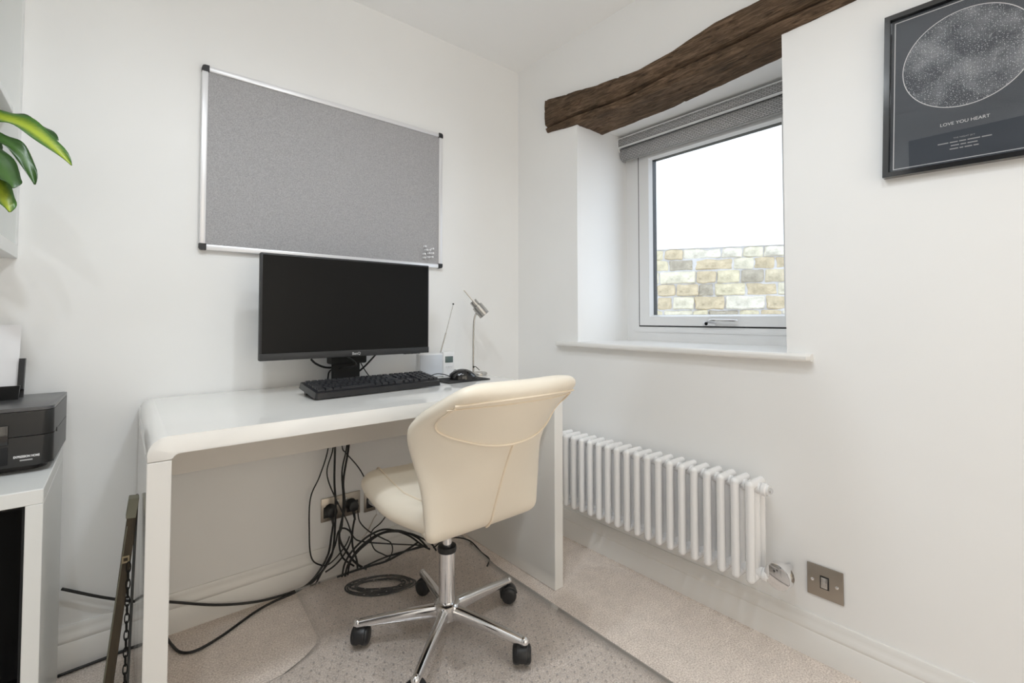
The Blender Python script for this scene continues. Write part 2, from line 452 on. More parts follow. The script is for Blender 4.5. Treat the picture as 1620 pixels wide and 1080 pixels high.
T = 0.15
WY0, WY1, WZ0, WZ1, XO = 0.556, 1.395, 0.858, 1.838, 1.965     # window opening and outer face of the right wall
struct('floor', 'carpet', MB().box(XL - T, XO, YF - T, YA + T, -0.12, 0), 'beige speckled carpet floor', smooth=False)
struct('ceiling', 'ceiling', MB().box(XL - T, XO, YF - T, YA + T, CEIL, CEIL + 0.12), 'plain white ceiling', smooth=False)
struct('wall_back', 'wall', MB().box(XL - T, XO, YA, YA + T, 0, CEIL), 'white wall behind the desk', smooth=False)
struct('wall_left', 'wall', MB().box(XL - T, XL, YF, YA, 0, CEIL), 'white wall on the left of the room', smooth=False)
V0, V1, VZ0, VZ1 = -.30, 1.22, .12, 1.95       # unseen window added opposite the desk for soft frontal light
struct('wall_front', 'wall', MB().prism([(XL - T, 0), (XO, 0), (XO, CEIL), (V0, CEIL), (V0, VZ1), (V1, VZ1), (V1, VZ0), (V0, VZ0), (V0, CEIL - .0001), (XL - T, CEIL)], YF - T, YF, lambda a, b, f: (a, f, b)), 'white wall opposite the desk', smooth=False)
w2 = root('fill_window', ((V0 + V1) / 2, YF, VZ0), 'added white framed window for fill light in the wall opposite the desk', None, kind='structure')
fy = lambda a, b, f: (a, f, b)
MB().ring((V0, V1, VZ0, VZ1), (V0 + .06, V1 - .06, VZ0 + .06, VZ1 - .06), YF - .10, YF - .04, fy).build('outer_frame', 'upvc', w2, smooth=False)
MB().box((V0 + V1) / 2 - .03, (V0 + V1) / 2 + .03, YF - .10, YF - .04, VZ0 + .06, VZ1 - .06).build('mullion', 'upvc', w2, smooth=False)
for a, b in ((V0 + .06, (V0 + V1) / 2 - .03), ((V0 + V1) / 2 + .03, V1 - .06)):
    MB().box(a, b, YF - .075, YF - .068, VZ0 + .06, VZ1 - .06).build('pane', 'warm_fill_glass', w2, smooth=False)
# right wall: one welded mesh with the window opening
def right_wall():
    mb = MB(); b = mb.bm
    ys = [YF, WY0, WY1, YA]; zs = [0, WZ0 - .022, WZ1, CEIL]
    V = {}
    for xi, x in enumerate((XB, XO)):
        for i, y in enumerate(ys):
            for j, z in enumerate(zs): V[xi, i, j] = b.verts.new((x, y, z))
    for i in range(3):
        for j in range(3):
            if i == 1 and j == 1: continue
            b.faces.new((V[0, i, j], V[0, i + 1, j], V[0, i + 1, j + 1], V[0, i, j + 1]))
            b.faces.new((V[1, i, j], V[1, i, j + 1], V[1, i + 1, j + 1], V[1, i + 1, j]))
    for (i, j), (k, l) in (((1, 1), (2, 1)), ((2, 1), (2, 2)), ((2, 2), (1, 2)), ((1, 2), (1, 1))):
        b.faces.new((V[0, i, j], V[1, i, j], V[1, k, l], V[0, k, l]))
    for i in range(3):
        b.faces.new((V[0, i, 0], V[1, i, 0], V[1, i + 1, 0], V[0, i + 1, 0])); b.faces.new((V[0, i, 3], V[0, i + 1, 3], V[1, i + 1, 3], V[1, i, 3]))
    for j in range(3):
        b.faces.new((V[0, 0, j], V[0, 0, j + 1], V[1, 0, j + 1], V[1, 0, j])); b.faces.new((V[0, 3, j], V[1, 3, j], V[1, 3, j + 1], V[0, 3, j + 1]))
    return mb
struct('wall_right', 'wall', right_wall(), 'white wall with the deep window recess', smooth=False)

# skirting with a moulded top
PROF = [(0, 0), (.017, 0), (.017, .070), (.0145, .0735), (.0165, .078), (.0165, .084), (.012, .093), (.0085, .103), (.0085, .109), (.005, .116), (0, .116)]
struct('baseboard_back', 'gloss_trim', MB().prism(PROF, XL, XB, lambda a, b, f: (f, YA - a, b)), 'white moulded skirting along the back wall', angle=50)
struct('baseboard_right', 'gloss_trim', MB().prism(PROF, YF, YA - .017, lambda a, b, f: (XB - a, f, b)), 'white moulded skirting below the radiator', angle=50)
struct('baseboard_left', 'gloss_trim', MB().prism(PROF, .72, YA - .017, lambda a, b, f: (XL + a, f, b)), 'white skirting along the left wall', angle=50)
struct('baseboard_front', 'gloss_trim', MB().prism(PROF, XL, XB - .017, lambda a, b, f: (f, YF + a, b)), 'white skirting opposite the desk', angle=50)

# dark door on the left wall (seen only in the picture glass)
d1 = root('door_1', (XL, .2, 0), 'dark door in white casing on the left wall', None, kind='structure')
MB().box(XL, XL + .03, -.22, .62, 0.005, 2.03, .003).build('door_leaf', 'door', d1)
MB().prism([(-.30, 0), (-.22, 0), (-.22, 2.03), (.62, 2.03), (.62, 0), (.70, 0), (.70, 2.11), (-.30, 2.11)], XL, XL + .022, lambda a, b, f: (f, a, b)).build('casing', 'gloss_trim', d1, smooth=False)

# ------------------------------------------------------------------ timber lintel
def interp(tab, t):
    tab = sorted(tab)
    if t <= tab[0][0]: return tab[0][1]
    for (a, va), (b, vb) in zip(tab, tab[1:]):
        if t <= b:
            k = (t - a) / (b - a); k = k * k * (3 - 2 * k) * .5 + k * .5
            return va + (vb - va) * k
    return tab[-1][1]
BT = [(1.578, 1.992), (1.437, 1.973), (1.232, 1.943), (1.067, 1.925), (.93, 1.932), (.82, 1.951), (.752, 1.962), (.6, 1.963), (.25, 1.955)]
BC = [(1.578, 1.862), (1.422, 1.858), (1.143, 1.842), (.876, 1.862), (.685, 1.860), (.546, 1.868), (.25, 1.872)]
BB = [(1.578, 1.838), (1.40, 1.820), (1.1, 1.816), (.8, 1.820), (.55, 1.829), (.25, 1.838)]
BX = [(1.578, 1.70), (1.40, 1.712), (1.1, 1.70), (.6, 1.668), (.25, 1.66)]
rows = []
NS = 170
for i in range(NS + 1):
    y = 1.578 + (.25 - 1.578) * i / NS
    zt, zc, zb, xb = interp(BT, y), interp(BC, y), interp(BB, y), interp(BX, y)
    xf = XB - .020
    ctrl = [(1.62, zt - .004), (XB + .012, zt), (xf, zt - .006), (xf - .003, (zt + zc) / 2), (xf - .001, zc + .009), (xf + .0155, zc + .001), (xf + .002, zc - .008), (xf + .009, zb + .004), (xf + .016, zb), (xb, zb - .002), (xb + .003, zb + .04), (1.62, zb + .08)]
    sec = []
    for a, b2 in zip(ctrl, ctrl[1:]):
        n = max(1, int(math.dist(a, b2) / .011))
        for k in range(n): sec.append((a[0] + (b2[0] - a[0]) * k / n, a[1] + (b2[1] - a[1]) * k / n))
    rows.append((y, ctrl, sec))
SEG = [4, 2, 7, 7, 4, 4, 5, 2, 16, 3, 3]
rr = []
for y, ctrl, sec in rows:
    # the same number of points on each stretch of every section, so that edges and groove run through
    sec = []
    for a, b2, n in zip(ctrl, ctrl[1:], SEG):
      for k in range(n):
        u = k / n
        p = Vector((a[0] + (b2[0] - a[0]) * u, y, a[1] + (b2[1] - a[1]) * u))
        nz = noise.noise(Vector((p.x * 28, y * 5, p.z * 28))) * .0035 + noise.noise(Vector((p.x * 60, y * 30, p.z * 60))) * .002
        ck = noise.noise(Vector((p.x * 45, y * 3.2, p.z * 45 + 3)))
        if abs(ck) < .055: nz -= .0042 * (1 - abs(ck) / .055)
        p.x += -nz if p.x < 1.553 else 0; p.z += -nz if p.x >= 1.553 else nz * .3
        sec.append(p)
    rr.append(sec)
mb = MB(); V = mb.grid(rr)
mb.bm.faces.new(V[0]); mb.bm.faces.new(V[-1][::-1])
beam = mb.build('timber_lintel', 'beam', None, angle=60)
tag(beam, 'old dark brown timber beam over the window', 'beam')

# ------------------------------------------------------------------ window
win = root('window_1', (1.89, .975, WZ0), 'white framed window with a stone wall behind', None, kind='structure')
fx = lambda a, b, f: (f, a, b)
MB().ring((WY0, WY1, WZ0, WZ1), (.628, 1.322, .924, 1.768), 1.893, 1.955, fx).build('outer_frame', 'upvc', win, smooth=False)
MB().ring((.600, 1.350, .898, 1.796), (.627, 1.323, .923, 1.769), 1.889, 1.8935, fx).build('frame_bead', 'upvc', win, smooth=False)
MB().ring((.6265, 1.3235, .9225, 1.7695), (.6325, 1.3175, .9285, 1.7635), 1.8875, 1.94, fx).build('gasket', 'blackp', win, smooth=False)
sash = MB().ring((.6325, 1.3175, .9285, 1.7635), (.686, 1.264, .969, 1.712), 1.884, 1.948, fx).build('sash', 'upvc', win, smooth=False)
# sloped glazing bead
def bead():
    mb = MB(); b = mb.bm
    o = [(.686, .969), (1.264, .969), (1.264, 1.712), (.686, 1.712)]; i = [(.694, .977), (1.256, .977), (1.256, 1.704), (.694, 1.704)]
    A = [b.verts.new((1.884, *p)) for p in o]; Bq = [b.verts.new((1.905, *p)) for p in i]; Cq = [b.verts.new((1.905, *p)) for p in o]
    for k in range(4):
        j = (k + 1) % 4
        b.faces.new((A[k], A[j], Bq[j], Bq[k])); b.faces.new((Bq[k], Bq[j], Cq[j], Cq[k])); b.faces.new((Cq[k], Cq[j], A[j], A[k]))
    return mb
bead().build('glazing_bead', 'upvc', sash, smooth=False)
MB().ring((.686, 1.264, .969, 1.712), (.6945, 1.2555, .9775, 1.7035), 1.9055, 1.935, fx).build('glazing_spacer', 'bezel', sash, smooth=False)
MB().box(1.914, 1.922, .692, 1.258, .975, 1.706).build('pane', 'glass', win, smooth=False)
hnd = MB().box(1.868, 1.884, .945, 1.000, .930, .948, .006, 3).build('handle', 'alu', win)
MB().tube([(1.872, .972, .946), (1.862, .965, .952), (1.858, .940, .953), (1.858, .860, .951), (1.860, .852, .950)], .0062, 10, r_end=.0045).build('lever', 'chrome', hnd)
MB().lathe([(.0075, 0), (.0075, .004), (.006, .006)], (1.868, .982, .939), 'x', 16).build('lock_button', 'blackp', hnd)
for o in ('lock_button',):
    bpy.data.objects[o].scale = (1, 1, 1)
# window board with a rounded nose
def sill_poly():
    return [(1.515, .487), (1.505, .495), (1.505, 1.502), (1.515, 1.508), (XB, 1.508), (XB, WY1), (1.893, WY1), (1.893, WY0), (XB, WY0), (XB, .487)]
mb = MB().prism(sill_poly(), WZ0 - .022, WZ0, lambda a, b, f: (a, b, f))
bmesh.ops.bevel(mb.bm, geom=[e for e in mb.bm.edges if all(v.co.x < XB - .001 for v in e.verts) and abs(e.verts[0].co.z - e.verts[1].co.z) < 1e-5], offset=.008, segments=3, profile=.5, affect='EDGES')
mb.build('window_sill', 'gloss_trim', win, angle=40)

# ------------------------------------------------------------------ roller blind
bl = root('roller_blind', (1.84, .975, 1.72), 'grey woven roller blind rolled up above the window', 'blind')
BY0, BY1 = .572, 1.388
def uvstrip(name, prof, m, parent, y0=BY0, y1=BY1):
    """open profile in x-z swept along y, UV in metres"""
    me = bpy.data.meshes.new(name); off = OFF[parent.name]; vs = []; fs = []; uv = []
    s = [0]
    for a, b in zip(prof, prof[1:]): s.append(s[-1] + math.dist(a, b))
    for p in prof:
        vs.append(Vector((p[0], y0, p[1])) - off); vs.append(Vector((p[0], y1, p[1])) - off)
    for i in range(len(prof) - 1):
        fs.append((2 * i, 2 * i + 1, 2 * i + 3, 2 * i + 2)); uv += [(y0, s[i]), (y1, s[i]), (y1, s[i + 1]), (y0, s[i + 1])]
    me.from_pydata(vs, [], fs); me.update()
    l = me.uv_layers.new(name='UVMap')
    for k, q in enumerate(uv): l.data[k].uv = q
    me.shade_smooth(); me.materials.append(M[m])
    o = bpy.data.objects.new(name, me); COL.objects.link(o); o.parent = parent; OFF[o.name] = off
    md = o.modifiers.new('thickness', 'SOLIDIFY'); md.thickness = .002; md.offset = 0
    return o
uvstrip('fascia_fabric', [(1.824, 1.819), (1.8225, 1.80), (1.824, 1.783)], 'weave', bl)
MB().box(1.820, 1.886, BY0, BY1, 1.819, 1.8235).build('fascia_top_rail', 'upvc', bl, smooth=False)
MB().box(1.819, 1.830, BY0, BY1, 1.775, 1.783, .002).build('fascia_bottom_rail', 'upvc', bl)
roll = [(1.862 + .022 * math.cos(a), 1.793 + .022 * math.sin(a)) for a in [R(60 + 300 * k / 28) for k in range(29)]]
uvstrip('fabric_roll', [(x, z) for x, z in roll], 'weave', bl)
uvstrip('fabric_drop', [(1.874 + .040 * math.cos(R(a)), 1.756 + .040 * math.sin(R(a))) for a in range(148, 241, 6)], 'weave', bl)
MB().box(1.853, 1.857, BY0 + .002, BY1 - .002, 1.7175, 1.722, .001).build('hem_bar', 'print_grey', bl)
MB().prism([(1.818, 1.8235), (1.886, 1.8235), (1.886, 1.775), (1.872, 1.762), (1.85, 1.756), (1.832, 1.765), (1.821, 1.785)], BY1, BY1 + .006, lambda a, b, f: (a, f, b)).build('end_cap', 'upvc', bl, angle=50)
MB().prism([(1.818, 1.8235), (1.886, 1.8235), (1.886, 1.775), (1.872, 1.762), (1.85, 1.756), (1.832, 1.765), (1.821, 1.785)], BY0 - .006, BY0, lambda a, b, f: (a, f, b)).build('end_cap', 'upvc', bl, angle=50)

# ------------------------------------------------------------------ outside: stone wall
p0 = Vector((3.17, 2.08, 0)); dv = Vector((.542, -.840, 0)).normalized(); nv = Vector((-dv.y * -1, 0, 0))
nv = Vector((-.840, -.542, 0)).normalized()          # towards the house
sw = root('stone_wall', (3.4, 1.7, -.3), 'yellow stone garden wall with white render above, seen through the window', 'wall')
def wp(u, n, z): return p0 + dv * u + nv * n + Vector((0, 0, z))
MB().prism([(-1.6, -.3), (2.8, -.3), (2.8, 1.492), (-1.6, 1.492)], -.24, 0.0, lambda a, b, f: tuple(wp(a, f, b))).build('mortar_bed', 'mortar', sw, smooth=False)
MB().prism([(-1.6, 1.492), (2.8, 1.492), (2.8, 3.4), (-1.6, 3.4)], -.24, .012, lambda a, b, f: tuple(wp(a, f, b))).build('white_render', 'render_white', sw, smooth=False)
def stone_mesh(w, h, seed):
    rnd = random.Random(seed)
    b = bmesh.new(); bmesh.ops.create_cube(b, size=1)
    for v in b.verts: v.co = Vector((v.co.x * w, v.co.y * .07, v.co.z * h))
    bmesh.ops.bevel(b, geom=list(b.edges), offset=.008, segments=1, profile=.5, affect='EDGES')
    bmesh.ops.subdivide_edges(b, edges=[e for e in b.edges if e.calc_length() > .05], cuts=2, use_grid_fill=True)
    for v in b.verts:
        q = v.co * 16 + Vector((seed * 3.1, 0, 0))
        v.co += Vector((noise.noise(q), noise.noise(q + Vector((9, 0, 0))) * 1.5, noise.noise(q + Vector((0, 9, 0))))) * .009
    me = bpy.data.meshes.new('stone'); b.to_mesh(me); b.free(); me.shade_smooth(); me.set_sharp_from_angle(angle=R(40))
    return me
SM = {}
rs = random.Random(3)
ang = math.atan2(dv.y, dv.x)
z = .18; ci = 0
while z < 1.48:
    h = [.084, .090, .078, .086, .094][ci % 5]
    h = min(h, 1.484 - z)
    if h < .04: break
    u = -.75 + (ci % 2) * .09
    while u < 1.75:
        w = rs.choice([.10, .13, .15, .17, .2, .13, .26, .15])
        key = (w, round(h, 3), rs.randrange(2))
        if key not in SM: SM[key] = stone_mesh(w, h, len(SM) + 1)
        me = SM[key].copy() if False else SM[key]
        o = bpy.data.objects.new('stone', me)
        COL.objects.link(o); o.parent = sw
        o.location = wp(u + w / 2, -.024 + rs.uniform(-.003, .005), z + h / 2) - OFF[sw.name]
        o.rotation_euler = (0, rs.uniform(-.012, .012), ang + math.pi)
        if not me.materials: me.materials.append(STONES[0])
        o.material_slots[0].link = 'OBJECT'; o.material_slots[0].material = rs.choice(STONES)
        u += w + rs.uniform(.007, .014)
    z += h + .009; ci += 1
struct('ground_outside', 'ground', MB().box(XO, 7, -3, 6, -.42, -.3), 'pale paving of the yard outside', smooth=False)

# ------------------------------------------------------------------ downlights, added fill pendant
for k, (x, y, w) in enumerate(DOWNLIGHTS):
    t = root('downlight', (x, y, CEIL), ['white recessed ceiling downlight nearest the window', 'white recessed ceiling downlight nearest the shelf', 'added white recessed fill downlight above the camera, window side', 'added white recessed fill downlight nearest the dark door'][k], 'downlight', 'ceiling downlights')
    MB().lathe([(.030, -.001), (.046, -.001), (.046, -.005), (.034, -.009), (.030, -.006)], (x, y, CEIL), 'z', 24).build('bezel_ring', 'white_plastic', t)
    li = bpy.data.lights.new('downlight_lamp', 'SPOT'); li.energy = w * 4.4; li.color = LAMP_COL
    li.spot_size = R(168); li.spot_blend = .9; li.shadow_soft_size = .022
    lo = bpy.data.objects.new('downlight_lamp', li); COL.objects.link(lo); lo.parent = t
    lo.location = (0, 0, -.045)
gl = bpy.data.materials.new('fill_globe'); gl.use_nodes = True
gb = gl.node_tree.nodes['Principled BSDF']; gb.inputs['Emission Color'].default_value = (.87, .945, 1.0, 1); gb.inputs['Emission Strength'].default_value = FILL_PENDANT[3]
px_, py_, pz_ = FILL_PENDANT[:3]
t = root('fill_pendant', (px_, py_, CEIL), 'added white globe pendant fill lamp hanging from the ceiling', 'lamp')
MB().lathe([(.001, 0), (.05, 0), (.05, -.018), (.012, -.026), (.001, -.026)], (px_, py_, CEIL), 'z').build('ceiling_rose', 'white_plastic', t)
MB().cyl((px_, py_, CEIL - .024), (px_, py_, pz_ + .10), .003, n=8).build('flex', 'white_plastic', t)
MB().sphere((px_, py_, pz_), .09, n=24).build('globe', gl, t)
MB().cyl((px_, py_, pz_ + .08), (px_, py_, pz_ + .11), .028, .02, n=20).build('lamp_holder', 'white_plastic', t)

# ------------------------------------------------------------------ desk
DX0, DX1, DY0, DY1, DZ = .044, 1.232, 1.192, 1.785, .720
dk = root('desk', (.638, 1.49, 0), 'white high gloss desk with rounded corners and panel legs', 'desk')
def desk_top_poly(ro=.035, ri=.020, th=.038):
    zj = .671; pts = []
    x0, x1 = DX0, DX1; lt = .041
    pts.append((x0, zj))
    for k in range(9):
        a = R(180 - 90 * k / 8); pts.append((x0 + ro + ro * math.cos(a), DZ - ro + ro * math.sin(a)))
    for k in range(9):
        a = R(90 - 90 * k / 8); pts.append((x1 - ro + ro * math.cos(a), DZ - ro + ro * math.sin(a)))
    pts += [(x1, zj), (x1 - lt, zj)]
    zu = DZ - th; ri = zu - zj
    for k in range(1, 7):
        a = R(0 + 90 * k / 6); pts.append((x1 - lt - ri + ri * math.cos(a), zj + ri * math.sin(a)))
    for k in range(7):
        a = R(90 + 90 * k / 6); pts.append((x0 + lt + ri + ri * math.cos(a), zj + ri * math.sin(a)))
    return pts
def bev_front(mb, off=.0025):
    ed = [e for e in mb.bm.edges if all(abs(v.co.y - DY0) < 1e-5 for v in e.verts)]
    bmesh.ops.bevel(mb.bm, geom=ed, offset=off, segments=2, profile=.5, affect='EDGES'); return mb
top_poly = []
for p in desk_top_poly():
    if not top_poly or math.dist(p, top_poly[-1]) > 1e-6: top_poly.append(p)
if math.dist(top_poly[0], top_poly[-1]) < 1e-6: top_poly.pop()
bev_front(MB().prism(top_poly, DY0, DY1, lambda a, b, f: (a, f, b)), .0015).build('desk_top', 'desk', dk, angle=30)
for x0 in (DX0, DX1 - .041):
    mb = MB().box(x0, x0 + .041, DY0 + .0005, 1.752, 0.001, .6698, .0015, 1); mb.build('leg_panel', 'desk', dk)
MB().box(DX0 + .041, DX1 - .041, 1.690, 1.706, .505, .682).build('modesty_panel', 'desk_inner', dk, smooth=False)
MB().lathe([(.005, 0), (.005, -.002), (.004, -.003)], (.098, 1.690, .62), 'y', 12).build('screw_cover', 'print_grey', dk)

# ------------------------------------------------------------------ noticeboard
nb = root('notice_board', (.634, YA, 1.48), 'grey felt notice board in a white metal frame', 'notice board')
NX0, NX1, NZ0, NZ1, NYF = .185, 1.083, 1.181, 1.780, 1.780
MB().box(NX0 + .01, NX1 - .01, 1.786, YA, NZ0 + .01, NZ1 - .01).build('felt_panel', 'felt', nb, smooth=False)
for a in ((NX0 + .018, NX1 - .018, NZ1 - .018, NZ1), (NX0 + .018, NX1 - .018, NZ0, NZ0 + .018)):
    MB().box(a[0], a[1], NYF, YA, a[2], a[3], .003).build('frame_rail', 'alu', nb)
for a in ((NX0, NX0 + .018), (NX1 - .018, NX1)):
    MB().box(a[0], a[1], NYF, YA, NZ0 + .018, NZ1 - .018, .003).build('frame_rail', 'alu', nb)
for x in (NX0, NX1):
    for zz in (NZ0, NZ1):
        sx = 1 if x == NX0 else -1; sz = 1 if zz == NZ0 else -1; c = .020; q = .008
        poly = [(x + sx * c, zz), (x + sx * q, zz), (x + sx * q * .3, zz + sz * q * .3), (x, zz + sz * q), (x, zz + sz * c), (x + sx * c, zz + sz * c)]
        MB().prism(poly, NYF - .002, YA, lambda a, b, f: (a, f, b)).build('corner_cap', 'capblack', nb, smooth=False)
PINS = [(.993, 1.269), (1.030, 1.262), (.999, 1.254), (1.015, 1.255), (.990, 1.236), (1.012, 1.241), (1.030, 1.243), (.990, 1.220), (1.009, 1.224), (1.027, 1.226)]
def make_pin(x, z):
    t = root('push_pin', (x, 1.786, z), 'small clear push pin clustered at the lower right of the notice board', 'push pin', 'push pins on the notice board')
    MB().lathe([(.0045, -.0035), (.0045, -.0055), (.0025, -.007), (.0022, -.013), (.0042, -.016), (.0042, -.019), (.003, -.0195)], (x, 1.786, z), 'y', 12).build('pin_head', 'clear_pin', t)
    MB().cyl((x, 1.7855, z), (x, 1.782, z), .0007, n=6).build('needle', 'steel', t)
    return t
pin = make_pin(*PINS[0])
for x, z in PINS[1:]:
    c = copy_tree(pin); c.location = (x, 1.786, z)

# ------------------------------------------------------------------ picture
pc = root('framed_picture', (XB, .155, 1.53), 'black framed star map print on the right wall', 'picture', rot=(R(1.7), 0, 0), local=True)
PW, PH = .152, .209            # half sizes; local: y to the left, z up, x out of the wall is negative
fp = lambda a, b, f: (f, a, b)
MB().ring((-PW, PW, -PH, PH), (-PW + .012, PW - .012, -PH + .012, PH - .012), -.022, 0, fp).build('picture_frame', 'frame_black', pc, smooth=False)
def star_print():
    me = bpy.data.meshes.new('star_map'); a, b = PW - .011, PH - .011
    me.from_pydata([(-.008, a, -b), (-.008, -a, -b), (-.008, -a, b), (-.008, a, b)], [], [(0, 1, 2, 3)])
    l = me.uv_layers.new(name='UVMap')
    cz = .052
    for k, q in enumerate(((-a, -b - cz), (a, -b - cz), (a, b - cz), (-a, b - cz))): l.data[k].uv = q
    me.materials.append(M['starmap']); o = bpy.data.objects.new('star_map', me); COL.objects.link(o); o.parent = pc; OFF[o.name] = Vector((0, 0, 0))
    return o
sp = star_print()
MB().box(-.007, -.001, -PW + .011, PW - .011, -PH + .011, PH - .011).build('backing_board', 'blackmatte', pc, smooth=False)
mb = MB(); V = mb.grid([[(-.0085, r * math.cos(2 * math.pi * k / 96), .052 + r * math.sin(2 * math.pi * k / 96)) for k in range(96)] for r in (.1145, .1163)], True); mb.build('map_circle', 'print_white', sp, smooth=False)
MB().ring((-PW + .019, PW - .019, -PH + .019, PH - .019), (-PW + .0208, PW - .0208, -PH + .0208, PH - .0208), -.0086, -.0082, fp).build('border_line', 'print_white', sp, smooth=False)
tm = lambda dz: (lambda a, b: (-.0086, -a, b + dz))
lettering('LOVE YOU HEART', .0105, tm(-.104), 'print_white', sp)
lettering('THE NIGHT SKY', .0052, tm(-.139), 'print_grey', sp)
def word_line(zc, words, total):
    mb = MB(); n = sum(words) + len(words) - 1; u = total / n; a = -total / 2
    for w in words:
        mb.box(-.0087, -.0083, -a, -(a + w * u), zc - .0012, zc + .0012); a += (w + 1) * u
    return mb.build('small_print', 'print_grey', sp, smooth=False)
word_line(-.1465, [8, 6, 5, 9, 7], .093)
word_line(-.1545, [6, 4, 7], .046)
word_line(-.1625, [7, 3, 6, 4], .050)
MB().box(-.0135, -.0115, -PW + .011, PW - .011, -PH + .011, PH - .011).build('picture_glass', 'pic_glass', pc, smooth=False)

# ------------------------------------------------------------------ radiator
rd = root('column_radiator', (1.46, 1.03, .18), 'white three column radiator below the window', 'radiator')
PITCH = .0435; RY0 = .622; NSEC = 19
def rad_section():
    mb = MB(); y = RY0
    for x in (1.425, 1.4625, 1.5): mb.cyl((x, y, .200), (x, y, .470), .0125, n=16, caps=False)
    for z in (.200, .470):
        mb.tube([(1.425, y, z), (1.5, y, z)], .0128, 16, smooth=0); mb.sphere((1.425, y, z), .0128); mb.sphere((1.5, y, z), .0128)
        zz = z + (.012 if z < .3 else -.012)
        mb.lathe([(.010, -PITCH / 2), (.0165, -PITCH / 2 + .004), (.0165, PITCH / 2 - .004), (.010, PITCH / 2)], (1.4625, y, zz), 'y', 18)
    return mb.build('section', 'rad', rd)
s0 = rad_section()
for i in range(1, NSEC):
    c = s0.copy(); COL.objects.link(c); c.parent = rd; c.location = (0, PITCH * i, 0)
for z in (.212, .458):
    MB().lathe([(.019, 0), (.019, -.010), (.016, -.013), (.016, -.019)], (1.4625, RY0 - PITCH / 2, z), 'y', 24).build('end_bush', 'rad', rd)
MB().lathe([(.0085, 0), (.0085, -.006), (.005, -.008)], (1.4625, RY0 - PITCH / 2 - .019, .458), 'y', 16).build('blanking_plug', 'chrome', rd)
MB().lathe([(.0085, 0), (.0085, -.006), (.005, -.008)], (1.4625, RY0 + PITCH * (NSEC - .5), .458), 'y', 16).build('blanking_plug', 'chrome', rd)
vx = Vector((1.4625, RY0 - PITCH / 2 - .018, .212))
MB().tube([vx, vx + Vector((0, -.012, 0)), vx + Vector((0, -.020, .004))], .009, 14).build('valve_tail', 'chrome', rd)
ax = Vector((-.93, .10, .0)).normalized(); cv = Vector((1.460, .557, .226))
vh = MB().cyl(cv - ax * .012, cv + ax * .016, .0365, n=40, bev=.003).build('valve_head', 'chrome', rd)
MB().cyl(cv - ax * .012, cv - ax * .030, .013, n=20).build('valve_collar', 'chrome', rd)
MB().cyl(cv - ax * .028, (XB, cv.y, cv.z), .009, n=14).build('valve_pipe', 'chrome', rd)
for yy in (RY0 + PITCH * 3.5, RY0 + PITCH * 14.5):
    MB().box(1.50, XB, yy - .006, yy + .006, .43, .45).build('wall_bracket', 'rad', rd, smooth=False)

# ------------------------------------------------------------------ fused switch on the right wall
sw_ = root('light_switch', (XB, .466, .217), 'brushed nickel switch plate low on the right wall', 'switch')
MB().box(XB - .005, XB, .422, .511, .173, .261, .002).build('face_plate', 'plate', sw_)
MB().ring((.456, .478, .2, .235), (.4585, .4755, .2025, .2325), XB - .0065, XB - .004, fp).build('rocker_surround', 'blackp', sw_, smooth=False)
MB().box(XB - .009, XB - .004, .4588, .4752, .203, .232, .001, rot=Matrix.Rotation(R(4), 3, 'Y')).build('rocker', 'steel', sw_)
for y in (.437, .497): MB().lathe([(.0042, 0), (.0042, -.0012), (.003, -.002)], (XB - .005, y, .217), 'x', 14).build('screw', 'chrome', sw_)

# ------------------------------------------------------------------ sockets and plugs
def socket(x0, z0, label):
    t = root('wall_socket', (x0 + .073, YA, z0 + .043), label, 'socket', 'double sockets under the desk')
    MB().box(x0, x0 + .147, YA - .006, YA, z0, z0 + .086, .002).build('face_plate', 'plate', t)
    for k in (.030, .117):
        MB().box(x0 + k - .022, x0 + k + .022, YA - .0085, YA - .005, z0 + .014, z0 + .054, .002).build('socket_insert', 'blackp', t)
    for k in (.058, .089):
        MB().box(x0 + k - .006, x0 + k + .006, YA - .010, YA - .005, z0 + .054, z0 + .074, .001).build('rocker', 'steel', t)
    for k in (.012, .135): MB().lathe([(.0038, 0), (.0038, -.001), (.0028, -.0018)], (x0 + k, YA - .006, z0 + .043), 'y', 12).build('screw', 'chrome', t)
socket(.578, .208, 'brushed metal double socket with two black plugs, under the desk')
socket(.742, .203, 'brushed metal double socket with a white plug, half hidden by the chair seat')
def plug(x, z, m, label, s=1.0):
    t = root('power_plug', (x, YA - .0085, z), label, 'plug', 'plugs in the sockets under the desk')
    mb = MB().prism([(.022 * s * math.cos(R(a)), (.024 if math.sin(R(a)) > 0 else .021) * s * math.sin(R(a))) for a in range(0, 360, 30)], YA - .042, YA - .0085, lambda a, b, f: (x + a * (1.0 if f > YA - .02 else .86), f, z + b * (1.0 if f > YA - .02 else .86)))
    bmesh.ops.bevel(mb.bm, geom=[e for e in mb.bm.edges if all(v.co.y < YA - .04 for v in e.verts)], offset=.004, segments=2, profile=.5, affect='EDGES')
    mb.build('plug_body', m, t)
    MB().cyl((x, YA - .034, z - .016), (x, YA - .050, z - .046), .0055, .0035, n=12).build('strain_relief', m, t)
plug(.608, .248, 'blackp', 'round black plug in the left half of the socket, nearest the desk leg')
plug(.688, .250, 'blackp', 'round black plug in the right half of the socket, below the hanging cables')
plug(.778, .245, 'white_plastic', 'white plug beside the chair seat, in the second socket')

